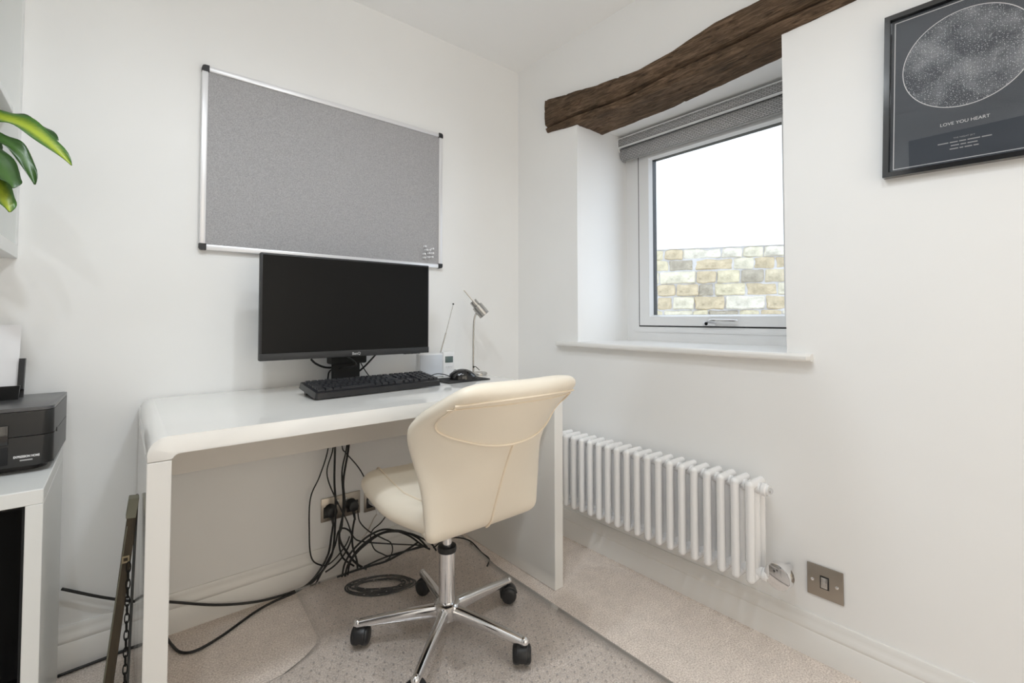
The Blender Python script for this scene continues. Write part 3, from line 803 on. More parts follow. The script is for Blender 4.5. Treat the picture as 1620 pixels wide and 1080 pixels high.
# ------------------------------------------------------------------ monitor
mo = root('computer_monitor', (.62, 1.68, DZ), 'black flat screen computer monitor on the desk', 'monitor')
MX0, MX1, MZ0, MZ1, MY = .326, .914, .829, 1.165, 1.60
MB().box(MX0, MX1, MY, MY + .022, MZ0, MZ1, .003).build('housing', 'bezel', mo)
MB().box(MX0 + .006, MX1 - .006, MY - .0008, MY + .004, MZ0 + .023, MZ1 - .006).build('screen', 'screen', mo, smooth=False)
bz = MB().box(MX0 + .001, MX1 - .001, MY - .003, MY + .004, MZ0 + .0005, MZ0 + .022, .001).build('bottom_bezel', 'bezel', mo)
lettering('BenQ', .0125, lambda a, b: (.628 + a, MY - .0033, MZ0 + .0065 + b), 'print_grey', bz, bold=.0003)
MB().box(MX0 + .12, MX1 - .12, MY + .02, MY + .055, .87, 1.08, .012).build('rear_cover', 'blackp', mo)
MB().box(.560, .690, 1.652, 1.70, .800, .885, .006).build('neck_mount', 'blackmatte', mo)
MB().box(.576, .672, 1.672, 1.698, .728, .82, .004).build('neck', 'blackmatte', mo)
MB().box(.500, .745, 1.615, 1.775, DZ + .0005, .731, .006).build('base', 'blackp', mo)
for k in range(5): MB().box(.815 + k * .014, .823 + k * .014, MY + .004, MY + .016, MZ0 - .002, MZ0 + .001).build('button', 'blackp', mo, smooth=False)

# ------------------------------------------------------------------ keyboard
KZ = DZ + .0145
kb = root('computer_keyboard', (.655, 1.512, DZ), 'black full size keyboard in front of the monitor', 'keyboard', rot=(0, 0, R(3.2)), local=True)
TILT = Matrix.Rotation(R(7.5), 4, 'X')
def kpt(x, y, z): return (Matrix.Translation((0, -.0725, .004)) @ TILT @ Vector((x, y, z)))
def kxform(mb): mb.bm.transform(Matrix.Translation((0, -.0725, .004)) @ TILT); return mb
kxform(MB().prism(rrect(-.220, .220, -.004, .146, .010), 0.0, .017, lambda a, b, f: (a * (1 if f < .01 else .985), (b - .07) * (1 if f < .01 else .965) + .07, f))).build('body', 'keybody', kb, angle=40)
for x in (-.19, .19): MB().box(x - .015, x + .015, .045, .060, 0.0005, .022).build('foot', 'blackp', kb, smooth=False)
KM = {}
def key(x, y, w=1.0, d=1.0):
    q = (round(w, 2), d)
    if q not in KM:
        b = bmesh.new(); bmesh.ops.create_cube(b, size=1)
        W, D = .019 * w - .0032, .019 * d - .0036
        for v in b.verts:
            k = .82 if v.co.z > 0 else 1
            v.co = Vector((v.co.x * (W - (.003 if v.co.z > 0 else 0)), v.co.y * (D - (.003 if v.co.z > 0 else 0)), v.co.z * .007))
        b.transform(TILT)
        me = bpy.data.meshes.new('key'); b.to_mesh(me); b.free(); me.materials.append(M['keys']); KM[q] = me
    o = bpy.data.objects.new('key', KM[q]); COL.objects.link(o); o.parent = kb
    o.location = kpt(x, y, .0195)
u = .019; kx = -.207
ROWS = [[1] * 14, [1] * 13 + [2], [1.5] + [1] * 12 + [1.5], [1.75] + [1] * 11 + [2.25], [1.25] + [1] * 11 + [2.75], [1.25, 1.25, 1.25, 6, 1.25, 1.25, 1.25, 1.5]]
for ri, row in enumerate(ROWS):
    yy = .126 - ri * u - (.004 if ri else 0); x = kx
    for w in row:
        if ri == 0 and w == 1: w = 15 / 14
        key(x + w * u / 2, yy, w); x += w * u
for ri in range(6):
    yy = .126 - ri * u - (.004 if ri else 0)
    for k in range(3):
        if ri == 3 or (ri == 4 and k != 1): continue
        key(kx + (15.3 + k) * u + u / 2, yy)
    for k in range(4):
        if k == 3 and ri in (3, 5): continue
        if ri == 5 and k == 1: continue
        key(kx + (18.5 + k) * u + u / 2 * (2 if (ri == 5 and k == 0) else 1), yy - (u / 2 if (k == 3 and ri in (2, 4)) else 0), 2 if (ri == 5 and k == 0) else 1, 2 if (k == 3 and ri in (2, 4)) else 1)

# ------------------------------------------------------------------ mouse and its mat
mm = MB().prism(rrect(-.098, .098, -.072, .072, .004, 3), 0.0005, .0035, lambda a, b, f: tuple(Vector((1.025, 1.552, DZ)) + Matrix.Rotation(R(2), 3, 'Z') @ Vector((a, b, f)))).build('mouse_mat', 'blackmatte', None, smooth=False)
tag(mm, 'thin black mouse mat beside the keyboard', 'mouse mat')
ms = root('computer_mouse', (1.035, 1.545, DZ + .0035), 'small black glossy mouse on the mat', 'mouse', rot=(0, 0, R(68)), local=True)
mb = MB(); rws = []
for i in range(13):
    t = i / 12; y = -.052 + .104 * t; w = .034 * (math.sin(math.pi * (.06 + .88 * t)) ** .45); h = .040 * (math.sin(math.pi * (.07 + .82 * t)) ** .6)
    rws.append([(w * math.cos(R(a)), y, max(.0005, h * math.sin(R(a)) ** .8)) for a in range(0, 181, 15)])
V = mb.grid(rws)
for i in range(len(V) - 1): mb.bm.faces.new((V[i][0], V[i + 1][0], V[i + 1][-1], V[i][-1]))
mb.bm.faces.new(V[0]); mb.bm.faces.new(V[-1][::-1])
mb.build('mouse_body', 'blackgloss', ms, angle=60)
MB().cyl((-.003, .030, .0325), (.003, .030, .0325), .0065, n=16).build('scroll_wheel', 'print_grey', ms)
MB().tube([(0, .05, .012), (.004, .075, .020), (.014, .10, .022), (.016, .125, .014), (.010, .148, .004)], .0018, 6).build('mouse_lead', 'rubber', ms)

# ------------------------------------------------------------------ radio
ra = root('digital_radio', (1.0, 1.70, DZ), 'small white digital radio with a telescopic aerial', 'radio', rot=(0, 0, R(-10)), local=True)
MB().box(-.075, .031, -.018, .020, .0005, .097, .006).build('body', 'white_plastic', ra)
MB().box(-.071, .026, -.0205, -.015, .006, .092, .003).build('speaker_grille', 'grille', ra)
pn = MB().box(.028, .078, -.024, .020, .0005, .101, .004).build('control_panel', 'white_plastic', ra)
MB().box(.036, .071, -.0252, -.022, .058, .084, .001).build('display', 'lcd', pn)
for k in range(3): MB().lathe([(.004, 0), (.004, -.002), (.003, -.003)], (.042 + k * .0115, -.024, .042), 'y', 12).build('button', 'print_white', pn)
ant = MB().cyl((.030, .012, .098), (.052, .008, .180), .0028, n=10).build('aerial', 'steel', ra)
MB().cyl((.052, .008, .180), (.082, .003, .300), .0014, n=8).build('aerial_tip_section', 'steel', ant)
MB().sphere((.0825, .003, .302), .004, n=12).build('aerial_tip', 'bezel', ant)

# ------------------------------------------------------------------ desk lamp
la = root('desk_lamp', (1.188, 1.648, DZ), 'small brushed steel desk lamp at the corner of the desk', 'lamp')
MB().lathe([(.036, .0005), (.036, .006), (.033, .010), (.012, .013), (.003, .013)], (1.188, 1.648, DZ), 'z', 36).build('base', 'steel', la)
MB().tube([(1.163, 1.655, DZ + .012), (1.163, 1.655, .85), (1.164, 1.654, .93), (1.168, 1.652, .968), (1.175, 1.649, .985)], .0042, 12).build('stem', 'steel', la)
MB().tube([(1.160, 1.65, DZ + .03), (1.163, 1.64, DZ + .036), (1.180, 1.634, DZ + .020)], .0018, 8).build('switch_lead', 'rubber', la)
MB().lathe([(.004, 0), (.004, -.004), (.003, -.005)], (1.160, 1.651, DZ + .034), 'y', 10).build('switch_button', 'blackp', la)
a = Vector((.046, -.036, -.070)).normalized(); h0 = Vector((1.160, 1.655, 1.035))
sh = MB(); q = Vector((0, 0, 1)).rotation_difference(a)
sh.lathe([(.001, 0), (.0165, 0), (.0165, .024), (.0235, .027), (.0240, .078), (.0228, .078), (.0222, .030), (.001, .030)], (0, 0, 0), 'z', 32)
sh.bm.transform(Matrix.Translation(h0) @ q.to_matrix().to_4x4())
shade = sh.build('shade', 'steel', la)
MB().cyl(h0 + a * .066, h0 + a * .070, .0222, n=28).build('lamp_lens', 'white_plastic', shade)
MB().cyl(h0 + a * .002, h0 - a * .045 + Vector((-.012, 0, .012)), .0022, n=8).build('shade_handle', 'steel', la)
MB().sphere((1.172, 1.650, .992), .007, n=14).build('swivel_joint', 'steel', la)

# ------------------------------------------------------------------ swivel chair (local: +y is the way it faces, +x its right)
ch = root('office_chair', (.766, 1.225, 0.0085), 'cream leather swivel chair on a chrome five star base', 'chair', rot=(0, 0, 0), local=True)
# backrest: rear surface stations from under the seat to the top edge: y, z, half width, forward curl of the wings, thickness
BK = [(-.070, .370, .130, .000, .030), (-.165, .380, .158, .000, .040), (-.212, .404, .173, .005, .050), (-.232, .452, .181, .025, .054), (-.258, .520, .192, .055, .056),
      (-.290, .595, .212, .105, .056), (-.318, .650, .230, .130, .056), (-.338, .690, .234, .122, .054), (-.362, .738, .211, .062, .050), (-.380, .778, .180, .018, .044)]
def back_pt(u, v):
    t = v * (len(BK) - 1); i = min(int(t), len(BK) - 2); k = t - i
    A = [Vector(x) if False else x for x in BK]
    def cr(j):
        p0 = A[max(i - 1, 0)][j]; p1 = A[i][j]; p2 = A[i + 1][j]; p3 = A[min(i + 2, len(A) - 1)][j]
        return .5 * (2 * p1 + (p2 - p0) * k + (2 * p0 - 5 * p1 + 4 * p2 - p3) * k * k + (3 * p1 - p0 - 3 * p2 + p3) * k ** 3)
    y, z, w, c, th = (cr(j) for j in range(5))
    drop = (.008 * max(0, (v - .8) / .2) ** 1.5) * abs(u) ** 2.5
    return Vector((w * u, y + c * abs(u) ** 2.3, z - drop)), th
def back_nrm(u, v):
    e = .01
    du = back_pt(min(1, u + e), v)[0] - back_pt(max(-1, u - e), v)[0]; dvv = back_pt(u, min(1, v + e))[0] - back_pt(u, max(0, v - e))[0]
    n = dvv.cross(du).normalized()          # towards the sitter
    return n if n.y > -.2 or n.z > 0 else -n
NU, NV = 15, 20
rear = []; front = []
for j in range(NV + 1):
    v = j / NV; r0 = []; f0 = []
    for i in range(NU):
        u = -1 + 2 * i / (NU - 1)
        p, th = back_pt(u, v); n = back_nrm(u, v)
        puff = 1 + .22 * (1 - abs(u) ** 3)
        r0.append(p); f0.append(p + n * th * puff * (.75 + .25 * (1 - u * u)))
    rear.append(r0); front.append(f0)
def closed_pad(rear, front, bulge=.35):
    """closes two facing grids with a rounded rim"""
    mb = MB(); b = mb.bm
    Vr = [[b.verts.new(p) for p in r] for r in rear]; Vf = [[b.verts.new(p) for p in r] for r in front]
    nr, nc = len(Vr), len(Vr[0])
    for V in (Vr, Vf):
        for j in range(nr - 1):
            for i in range(nc - 1): b.faces.new((V[j][i], V[j][i + 1], V[j + 1][i + 1], V[j + 1][i]))
    loop = [(0, i) for i in range(nc)] + [(j, nc - 1) for j in range(1, nr)] + [(nr - 1, i) for i in range(nc - 2, -1, -1)] + [(j, 0) for j in range(nr - 2, 0, -1)]
    mid = []
    cen = Vector((0, 0, 0))
    for (j, i) in loop:
        a, c = Vr[j][i].co, Vf[j][i].co
        j2 = min(max(j, 1), nr - 2); i2 = min(max(i, 1), nc - 2)
        inn = (Vr[j2][i2].co + Vf[j2][i2].co) / 2; m = (a + c) / 2
        d = (m - inn)
        if d.length > 1e-6: d.normalize()
        mid.append(b.verts.new(m + d * (a - c).length * bulge))
    L = len(loop)
    for k in range(L):
        k2 = (k + 1) % L; (j, i), (j2, i2) = loop[k], loop[k2]
        b.faces.new((Vr[j][i], Vr[j2][i2], mid[k2], mid[k])); b.faces.new((mid[k], mid[k2], Vf[j2][i2], Vf[j][i]))
    return mb
back = closed_pad(rear, front).build('backrest', 'leather', ch, angle=180, subsurf=1)
def on_back(u, v, lift=.0015):
    p, th = back_pt(u, v); return p - back_nrm(u, v) * lift
def seam(pts, r, name, lift=.001): return MB().tube([on_back(u, v, lift) for u, v in pts], r, 8).build(name, 'piping', back)
seam([(-.99 + 1.98 * k / 24, .945) for k in range(25)], .0028, 'top_piping')
seam([(-.99 + 1.98 * k / 24, .915) for k in range(25)], .0014, 'top_stitching', .0006)
seam([(.93 * math.sin(R(a)), .945 - .31 * math.cos(R(a)) ** .8) for a in range(-88, 89, 8)], .0026, 'headrest_piping')
seam([(0, .635 - .46 * k / 16) for k in range(17)], .0032, 'centre_seam', .0008)
# seat: thick cushion, upturned at the front and a little dished
def seat_top(u, v):
    y = -.160 + .395 * v
    w = (.130 + .072 * min(1, v / .40) ** .8) * (1 - .10 * max(0, (v - .75) / .25) ** 2)
    z = .440 + .055 * max(0, v) ** 1.6 - .050 * max(0, (v - .80) / .20) ** 2 + .018 * abs(u) ** 2.5 - .02 * max(0, (abs(u) - .8) / .2) ** 2
    return Vector((w * u, y - .025 * u * u * max(0, v - .5) * 2, z))
def seat_bot(u, v):
    p = seat_top(u, v)
    return Vector((p.x * .97, p.y - (.012 * v), .368 + .052 * v ** 1.4 + .014 * u * u))
NU2, NV2 = 13, 14
closed_pad([[seat_bot(-1 + 2 * i / (NU2 - 1), j / NV2) for i in range(NU2)] for j in range(NV2 + 1)], [[seat_top(-1 + 2 * i / (NU2 - 1), j / NV2) for i in range(NU2)] for j in range(NV2 + 1)], .28).build('seat', 'leather', ch, angle=180, subsurf=1)
seat_o = bpy.data.objects['seat']
for sgn in (-1, 1):
    MB().tube([seat_top(sgn * .72, .08 + .88 * k / 14) + Vector((0, 0, .0012)) for k in range(15)], .0022, 8).build('seat_stitching', 'piping', seat_o)
MB().box(-.10, .10, -.11, .10, .350, .372, .006).build('seat_plate', 'blackp', ch)
MB().box(-.045, .045, -.06, .055, .325, .352, .008).build('tilt_housing', 'blackp', ch)
MB().tube([(.04, .0, .338), (.15, .01, .336), (.20, .012, .330)], .005, 8).build('height_lever', 'blackp', ch)
MB().cyl((0, 0, .262), (0, 0, .335), .0142, n=24).build('gas_piston', 'chrome', ch)
MB().lathe([(.020, .252), (.0275, .254), (.0285, .262), (.027, .270), (.020, .272)], (0, 0, 0), 'z', 28).build('column_collar', 'blackp', ch)
MB().cyl((0, 0, .085), (0, 0, .255), .0238, n=36).build('gas_column', 'chrome', ch)
hub = MB().lathe([(.018, .056), (.030, .058), (.034, .070), (.034, .090), (.038, .092), (.038, .102), (.034, .106), (.026, .108)], (0, 0, 0), 'z', 36).build('base_hub', 'chrome', ch)
MB().cyl((0, 0, .044), (0, 0, .060), .007, n=14).build('hub_pin', 'chrome', hub)
def arm(a):
    m = Matrix.Rotation(a, 4, 'Z'); mb = MB(); rws = []
    for k in range(9):
        t = k / 8; x = .022 + .238 * t; w = .0145 - .0035 * t; zt = .101 - .016 * t - .010 * t * t; hh = .040 - .019 * t
        sec = []
        for q in range(14):
            an = 2 * math.pi * q / 14; cy, sz = math.cos(an), math.sin(an)
            yy = w * (abs(cy) ** .7) * (1 if cy > 0 else -1); zz = (zt - w) + (w * sz if sz > 0 else (hh - w) * (-(abs(sz) ** .45)))
            sec.append(Vector((x, yy, zz)))
        rws.append(sec)
    V = mb.grid(rws, True); mb.bm.faces.new(V[0][::-1]); mb.bm.faces.new(V[-1])
    mb.sphere((.258, 0, .0655), .0125, (1, .95, 1.0), 14)
    mb.bm.transform(m); return mb.build('base_arm', 'chrome', ch, angle=50)
def castor(a, swivel):
    m = Matrix.Rotation(a, 4, 'Z') @ Matrix.Translation((.250, 0, 0)) @ Matrix.Rotation(swivel, 4, 'Z')
    mb = MB()                                                   # hood
    n = 14
    prof = [(.029 * math.cos(R(-20 + 190 * k / n)) - .006, .027 + .029 * math.sin(R(-20 + 190 * k / n))) for k in range(n + 1)]
    prof += [(-.026, .030), (-.010, .034), (.012, .030)]
    mb.prism(prof, -.017, .017, lambda p, q, f: (p, f, q)); bmesh.ops.bevel(mb.bm, geom=[e for e in mb.bm.edges if abs(e.verts[0].co.y - e.verts[1].co.y) < 1e-6], offset=.004, segments=2, profile=.5, affect='EDGES'); mb.cyl((0, 0, .048), (0, 0, .062), .009, n=14)
    mb.bm.transform(m); hood = mb.build('castor', 'blackp', ch, angle=40)
    for sgn in (-1, 1):
        w = MB().lathe([(.010, sgn * .006), (.0245, sgn * .0065), (.0255, sgn * .010), (.0250, sgn * .019), (.0225, sgn * .0235), (.018, sgn * .0255), (.010, sgn * .026)], (-.006, 0, .0262), 'y', 28)
        w.bm.transform(m); w.build('castor_wheel', 'blackp', hood, angle=40)
A0 = 5
for k, swv in enumerate((143, 43, 81, 60, -63)):
    arm(R(A0 + 72 * k)); castor(R(A0 + 72 * k), R(swv))

# ------------------------------------------------------------------ clear chair mat
def mat_z(y): 
    t = max(0, min(1, (y - 1.42) / .30)); return .004 + .034 * t * t * (3 - 2 * t)
cmr = root('chair_mat', (.7, 1.0, 0), 'clear studded plastic chair mat on the carpet under the chair', 'chair mat')
rws = []
ny = 48
for j in range(ny + 1):
    y = .25 + (1.722 - .25) * j / ny
    if y > 1.46: xl = .470
    elif y > 1.36: k = (y - 1.36) / .10; xl = .02 + (.45) * (k ** .22)
    else: xl = .02
    xr = 1.133
    rws.append([(xl + (xr - xl) * i / 16, y, mat_z(y)) for i in range(17)])
mb = MB(); mb.grid(rws)
sheet = mb.build('mat_sheet', 'mat_clear', cmr, angle=60, recalc=False)
md = sheet.modifiers.new('thickness', 'SOLIDIFY'); md.thickness = .0022; md.offset = -1
def studs():
    vs = []; fs = []
    off = OFF[cmr.name]; sp_ = .028; j = 0; y = .62
    while y < 1.70:
        x = .05 + (sp_ / 2 if j % 2 else 0)
        while x < 1.12:
            if not (y > 1.38 and x < .49):
                b0 = len(vs); zz = mat_z(y) + .0006; r = .0030
                for k in range(6): vs.append(Vector((x + r * math.cos(R(60 * k)), y + r * math.sin(R(60 * k)), zz)) - off)
                vs.append(Vector((x, y, zz + .0009)) - off)
                for k in range(6): fs.append((b0 + k, b0 + (k + 1) % 6, b0 + 6))
            x += sp_
        y += sp_ * .87; j += 1
    me = bpy.data.meshes.new('studs'); me.from_pydata(vs, [], fs); me.shade_smooth(); me.materials.append(M['stud'])
    o = bpy.data.objects.new('studs', me); COL.objects.link(o); o.parent = cmr; tag(o, kind='stuff')
studs()

# ------------------------------------------------------------------ cables
CABLES = {
    'hang_left': ([(0.587, 1.752, 0.6), (0.587, 1.752, 0.488), (0.559, 1.751, 0.396), (0.527, 1.75, 0.323), (0.524, 1.749, 0.209), (0.531, 1.748, 0.119), (0.559, 1.748, 0.082), (0.597, 1.747, 0.074), (0.649, 1.746, 0.117), (0.667, 1.745, 0.151)], .0021, 'thin black cable hanging furthest left under the desk, looping near the skirting'),
    'hang_b': ([(0.607, 1.757, 0.6), (0.607, 1.757, 0.486), (0.582, 1.746, 0.402), (0.608, 1.735, 0.312), (0.647, 1.724, 0.224), (0.671, 1.713, 0.157), (0.71, 1.702, 0.133), (0.811, 1.691, 0.099), (0.927, 1.68, 0.063)], .0021, 'black cable zigzagging down past the socket and off to the right'),
    'long_low': ([(0.609, 1.742, 0.6), (0.609, 1.742, 0.493), (0.607, 1.74, 0.37), (0.612, 1.738, 0.279), (0.606, 1.736, 0.145), (0.588, 1.734, 0.089), (0.538, 1.732, 0.04), (0.497, 1.73, 0.03), (0.429, 1.755, 0.016), (0.352, 1.764, 0.021), (0.245, 1.767, 0.052), (0.124, 1.768, 0.107), (0.048, 1.768, 0.137), (-0.029, 1.769, 0.178), (-0.111, 1.77, 0.23)], .0033, 'thick black cable running along the skirting to the left cabinet'),
    'plug1': ([(.608, 1.752, .205), (0.597, 1.736, 0.174), (0.584, 1.737, 0.107), (0.537, 1.738, 0.044), (0.483, 1.739, 0.02), (0.408, 1.74, 0.012), (0.345, 1.725, 0.006), (0.248, 1.664, 0.006), (0.182, 1.639, 0.006), (0.147, 1.661, 0.006), (0.129, 1.721, 0.006), (0.118, 1.765, 0.006), (0.087, 1.772, 0.006), (0.029, 1.772, 0.006), (-0.026, 1.766, 0.006), (-0.114, 1.76, 0.006)], .0032, 'black mains cable curling across the carpet behind the desk leg'),
    'hang_c': ([(0.662, 1.748, 0.6), (0.662, 1.748, 0.487), (0.641, 1.743, 0.362), (0.645, 1.739, 0.27), (0.625, 1.734, 0.167), (0.655, 1.729, 0.098), (0.689, 1.725, 0.05), (0.723, 1.72, 0.022)], .0034, None),
    'hang_d': ([(0.652, 1.74, 0.6), (0.652, 1.74, 0.491), (0.634, 1.738, 0.399), (0.639, 1.737, 0.295), (0.635, 1.735, 0.205), (0.623, 1.733, 0.164), (0.635, 1.732, 0.092), (0.679, 1.73, 0.044)], .0026, None),
    'hang_e': ([(0.641, 1.76, 0.6), (0.641, 1.76, 0.486), (0.66, 1.76, 0.452), (0.714, 1.76, 0.378), (0.789, 1.76, 0.227), (0.898, 1.758, 0.128)], .0019, 'thin black cable slanting down to the right behind the chair seat'),
    'plug2': ([(.688, 1.752, .206), (0.674, 1.735, 0.17), (0.672, 1.727, 0.12), (0.684, 1.718, 0.07), (0.685, 1.71, 0.034)], .0032, 'black mains cable dropping straight from the right-hand plug'),
    'loop1': ([(0.624, 1.7, 0.037), (0.632, 1.694, 0.085), (0.662, 1.689, 0.127), (0.719, 1.683, 0.162), (0.783, 1.677, 0.167), (0.867, 1.671, 0.123), (0.927, 1.666, 0.068), (0.958, 1.66, 0.045)], .0030, None),
    'loop2': ([(0.631, 1.69, 0.04), (0.64, 1.683, 0.083), (0.681, 1.677, 0.133), (0.75, 1.67, 0.162), (0.823, 1.663, 0.156), (0.9, 1.657, 0.109), (0.941, 1.65, 0.06)], .0030, None),
    'loop3': ([(0.637, 1.68, 0.047), (0.647, 1.673, 0.1), (0.7, 1.667, 0.142), (0.77, 1.66, 0.165), (0.865, 1.653, 0.137), (0.95, 1.647, 0.078), (0.975, 1.64, 0.042)], .0028, None),
    'thin1': ([(0.7, 1.752, 0.236), (0.703, 1.739, 0.197), (0.737, 1.732, 0.154), (0.788, 1.726, 0.115), (0.819, 1.719, 0.091), (0.824, 1.713, 0.063), (0.808, 1.706, 0.042), (0.79, 1.7, 0.04)], .0020, 'thin black cable with a rounded hook right of the plugs'),
    'thin2': ([(0.833, 1.75, 0.207), (0.788, 1.739, 0.171), (0.75, 1.728, 0.157), (0.736, 1.716, 0.136), (0.746, 1.705, 0.095), (0.774, 1.694, 0.072), (0.797, 1.682, 0.062), (0.854, 1.671, 0.065), (0.924, 1.66, 0.071)], .0019, 'thin black cable curving down from behind the chair seat'),
    'low1': ([(0.606, 1.7, 0.042), (0.653, 1.692, 0.047), (0.733, 1.684, 0.048), (0.784, 1.676, 0.05), (0.852, 1.668, 0.067), (0.907, 1.66, 0.089)], .0032, None),
    'low2': ([(0.705, 1.7, 0.045), (0.759, 1.688, 0.058), (0.816, 1.675, 0.066), (0.876, 1.662, 0.068), (0.938, 1.65, 0.068)], .0026, None),
    'knot': ([(0.547, 1.74, 0.025), (0.607, 1.74, 0.125), (0.623, 1.738, 0.184), (0.648, 1.736, 0.188), (0.672, 1.736, 0.156), (0.654, 1.738, 0.106), (0.617, 1.74, 0.068), (0.579, 1.742, 0.051)], .0026, 'black cable bent over in a tight hoop below the plugs'),
    'right_loop': ([(1.092, 1.723, 0.0045), (1.098, 1.654, 0.0045), (1.150, 1.60, 0.0045), (1.155, 1.536, 0.0045), (1.12, 1.46, 0.045), (0.972, 1.49, 0.045)], .0024, 'black cable looping out on the floor right of the chair column'),
}
for nm, (pts, rr_, lab) in CABLES.items():
    if nm == 'right_loop': pts = [(0.975, 1.66, .045), (1.06, 1.69, .048), (1.128, 1.64, .038), (1.150, 1.575, .004), (1.143, 1.515, .004), (1.10, 1.470, .008)]
    o = MB().tube(pts, rr_ * 1.2, 8, smooth=7).build('cable', 'rubber', None, angle=180)
    lab = lab or {'hang_c': 'thicker black cable hanging from the desk between the two black plugs', 'hang_d': 'thinner black cable hanging beside the thicker one between the black plugs',
                  'loop1': 'outermost black cable of the wide loop arching behind the chair', 'loop2': 'middle black cable of the wide loop arching behind the chair', 'loop3': 'innermost black cable of the wide loop, nearest the chair',
                  'low1': 'thick black cable lying along the back edge of the mat', 'low2': 'thinner black cable just above the thick one at the back of the mat'}[nm]
    tag(o, lab, 'cable', 'cables under the desk')
o = MB().tube([(.778, 1.752, .204), (0.766, 1.758, 0.185), (0.76, 1.765, 0.165), (0.743, 1.768, 0.134), (0.723, 1.768, 0.118)], .0022, 8).build('cable', 'cable_white', None, angle=180)
tag(o, 'pale cable falling from the white plug', 'cable', 'cables under the desk')
# coil of spare cable under the mat
co = []
for k in range(6 * 20):
    a = 2 * math.pi * k / 20; q = k / 20
    rx = .100 + .022 * math.sin(q * 2.3); ry = .046 + .018 * math.cos(q * 1.7)
    v = Matrix.Rotation(R(-32), 3, 'Z') @ Vector((rx * math.cos(a) + .008 * math.sin(q), ry * math.sin(a), 0))
    co.append((.735 + v.x, 1.618 + v.y, .0034 + .0012 * (q % 3)))
tag(MB().tube(co, .0030, 7, smooth=2).build('cable_coil', 'rubber', None, angle=180), 'coil of grey-black cable seen through the clear mat', 'cable')
for pts, rr_, lab in (([(0.514, 1.72, 0.818), (0.531, 1.72, 0.801), (0.564, 1.72, 0.786), (0.605, 1.72, 0.785), (0.632, 1.715, 0.802), (.66, 1.70, .83)], .0036, 'thick black cable sagging under the left half of the monitor'),
                      ([(0.599, 1.73, 0.85), (0.597, 1.515, 0.808), (0.595, 1.745, 0.774), (0.593, 1.782, 0.735), (.593, 1.791, .70), (.594, 1.791, .60)], .0030, 'black cable dropping behind the desk left of the monitor neck'),
                      ([(0.775, 1.72, 0.85), (0.751, 1.73, 0.816), (0.716, 1.74, 0.777), (0.687, 1.765, 0.745), (0.672, 1.791, 0.722), (.668, 1.791, .66)], .0034, 'thick black cable running diagonally right of the monitor neck'),
                      ([(0.68, 1.72, 0.83), (0.695, 1.74, 0.806), (0.717, 1.75, 0.771), (0.75, 1.775, 0.735), (0.769, 1.791, 0.715), (.772, 1.791, .66)], .0020, 'thin black cable crossing the thick one right of the monitor neck'),
                      ([(0.689, 1.715, 0.83), (0.689, 1.72, 0.803), (0.690, 1.745, 0.760), (.690, 1.791, .73), (.690, 1.791, .66)], .0018, 'thin black cable hanging straight beside the monitor neck')):
    tag(MB().tube(pts, rr_, 8).build('cable', 'rubber', None, angle=180), lab, 'cable', 'cables behind the monitor')

# ------------------------------------------------------------------ left: cabinet
CX0, CX1, CY0, CY1, CZ = -.560, -.115, 1.350, 1.762, .615
cb = root('cube_cabinet', (-.34, 1.56, 0), 'white cube cabinet with a dark interior under the printer', 'cabinet')
MB().box(CX0, CX1, CY0, CY1, CZ - .030, CZ, .0015, 1).build('top_panel', 'cabinet', cb)
MB().box(CX1 - .026, CX1, CY0, CY1, .0005, CZ - .0302, .001, 1).build('side_panel', 'cabinet', cb)
MB().box(CX0, CX0 + .026, CY0, CY1, .0005, CZ - .0302, .001, 1).build('side_panel', 'cabinet', cb)
MB().box(CX0 + .026, CX1 - .026, CY0, CY1, .0005, .036, .001, 1).build('bottom_panel', 'cabinet', cb)
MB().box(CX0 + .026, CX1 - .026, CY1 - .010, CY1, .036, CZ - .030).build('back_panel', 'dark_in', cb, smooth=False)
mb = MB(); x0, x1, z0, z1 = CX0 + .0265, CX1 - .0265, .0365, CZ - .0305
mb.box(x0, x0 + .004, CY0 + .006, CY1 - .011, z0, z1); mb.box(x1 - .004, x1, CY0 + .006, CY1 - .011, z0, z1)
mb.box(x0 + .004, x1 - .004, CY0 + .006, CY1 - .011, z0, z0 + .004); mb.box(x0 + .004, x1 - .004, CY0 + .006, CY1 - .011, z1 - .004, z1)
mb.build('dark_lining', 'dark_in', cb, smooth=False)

# ------------------------------------------------------------------ printer
pr = root('inkjet_printer', (-.30, 1.64, CZ), 'black inkjet printer on the white cabinet', 'printer', rot=(0, 0, R(-1.2)), local=True)
# local: x 0 = centre; right face x=.188; front y=-.135, back .125
def rounded_plan(x0, x1, y0, y1, rf, rb):
    pts = []
    for cx, cy, s, r in ((x1 - rf, y0 + rf, -90, rf), (x1 - rb, y1 - rb, 0, rb), (x0 + rb, y1 - rb, 90, rb), (x0 + rf, y0 + rf, 180, rf)):
        for k in range(9):
            a = R(s + 90 * k / 8); pts.append((cx + r * math.cos(a), cy + r * math.sin(a)))
    return pts
zz = lambda a, b, f: (a, b, f)
def bevz(mb, zs, off):
    ed = [e for e in mb.bm.edges if all(any(abs(v.co.z - z_) < 1e-5 for z_ in zs) for v in e.verts)]
    bmesh.ops.bevel(mb.bm, geom=ed, offset=off, segments=2, profile=.5, affect='EDGES'); return mb
MB().prism(rounded_plan(-.175, .172, -.098, .110, .03, .008), .0005, .018, zz).build('base', 'blackp', pr, angle=40)
bevz(MB().prism(rounded_plan(-.188, .188, -.138, .122, .022, .006), .018, .083, zz), (.018,), .003).build('lower_body', 'printer', pr, angle=40)
bevz(MB().prism(rounded_plan(-.188, .188, -.138, .122, .022, .006), .0845, .138, zz), (.0845,), .001).build('upper_body', 'printer', pr, angle=40)
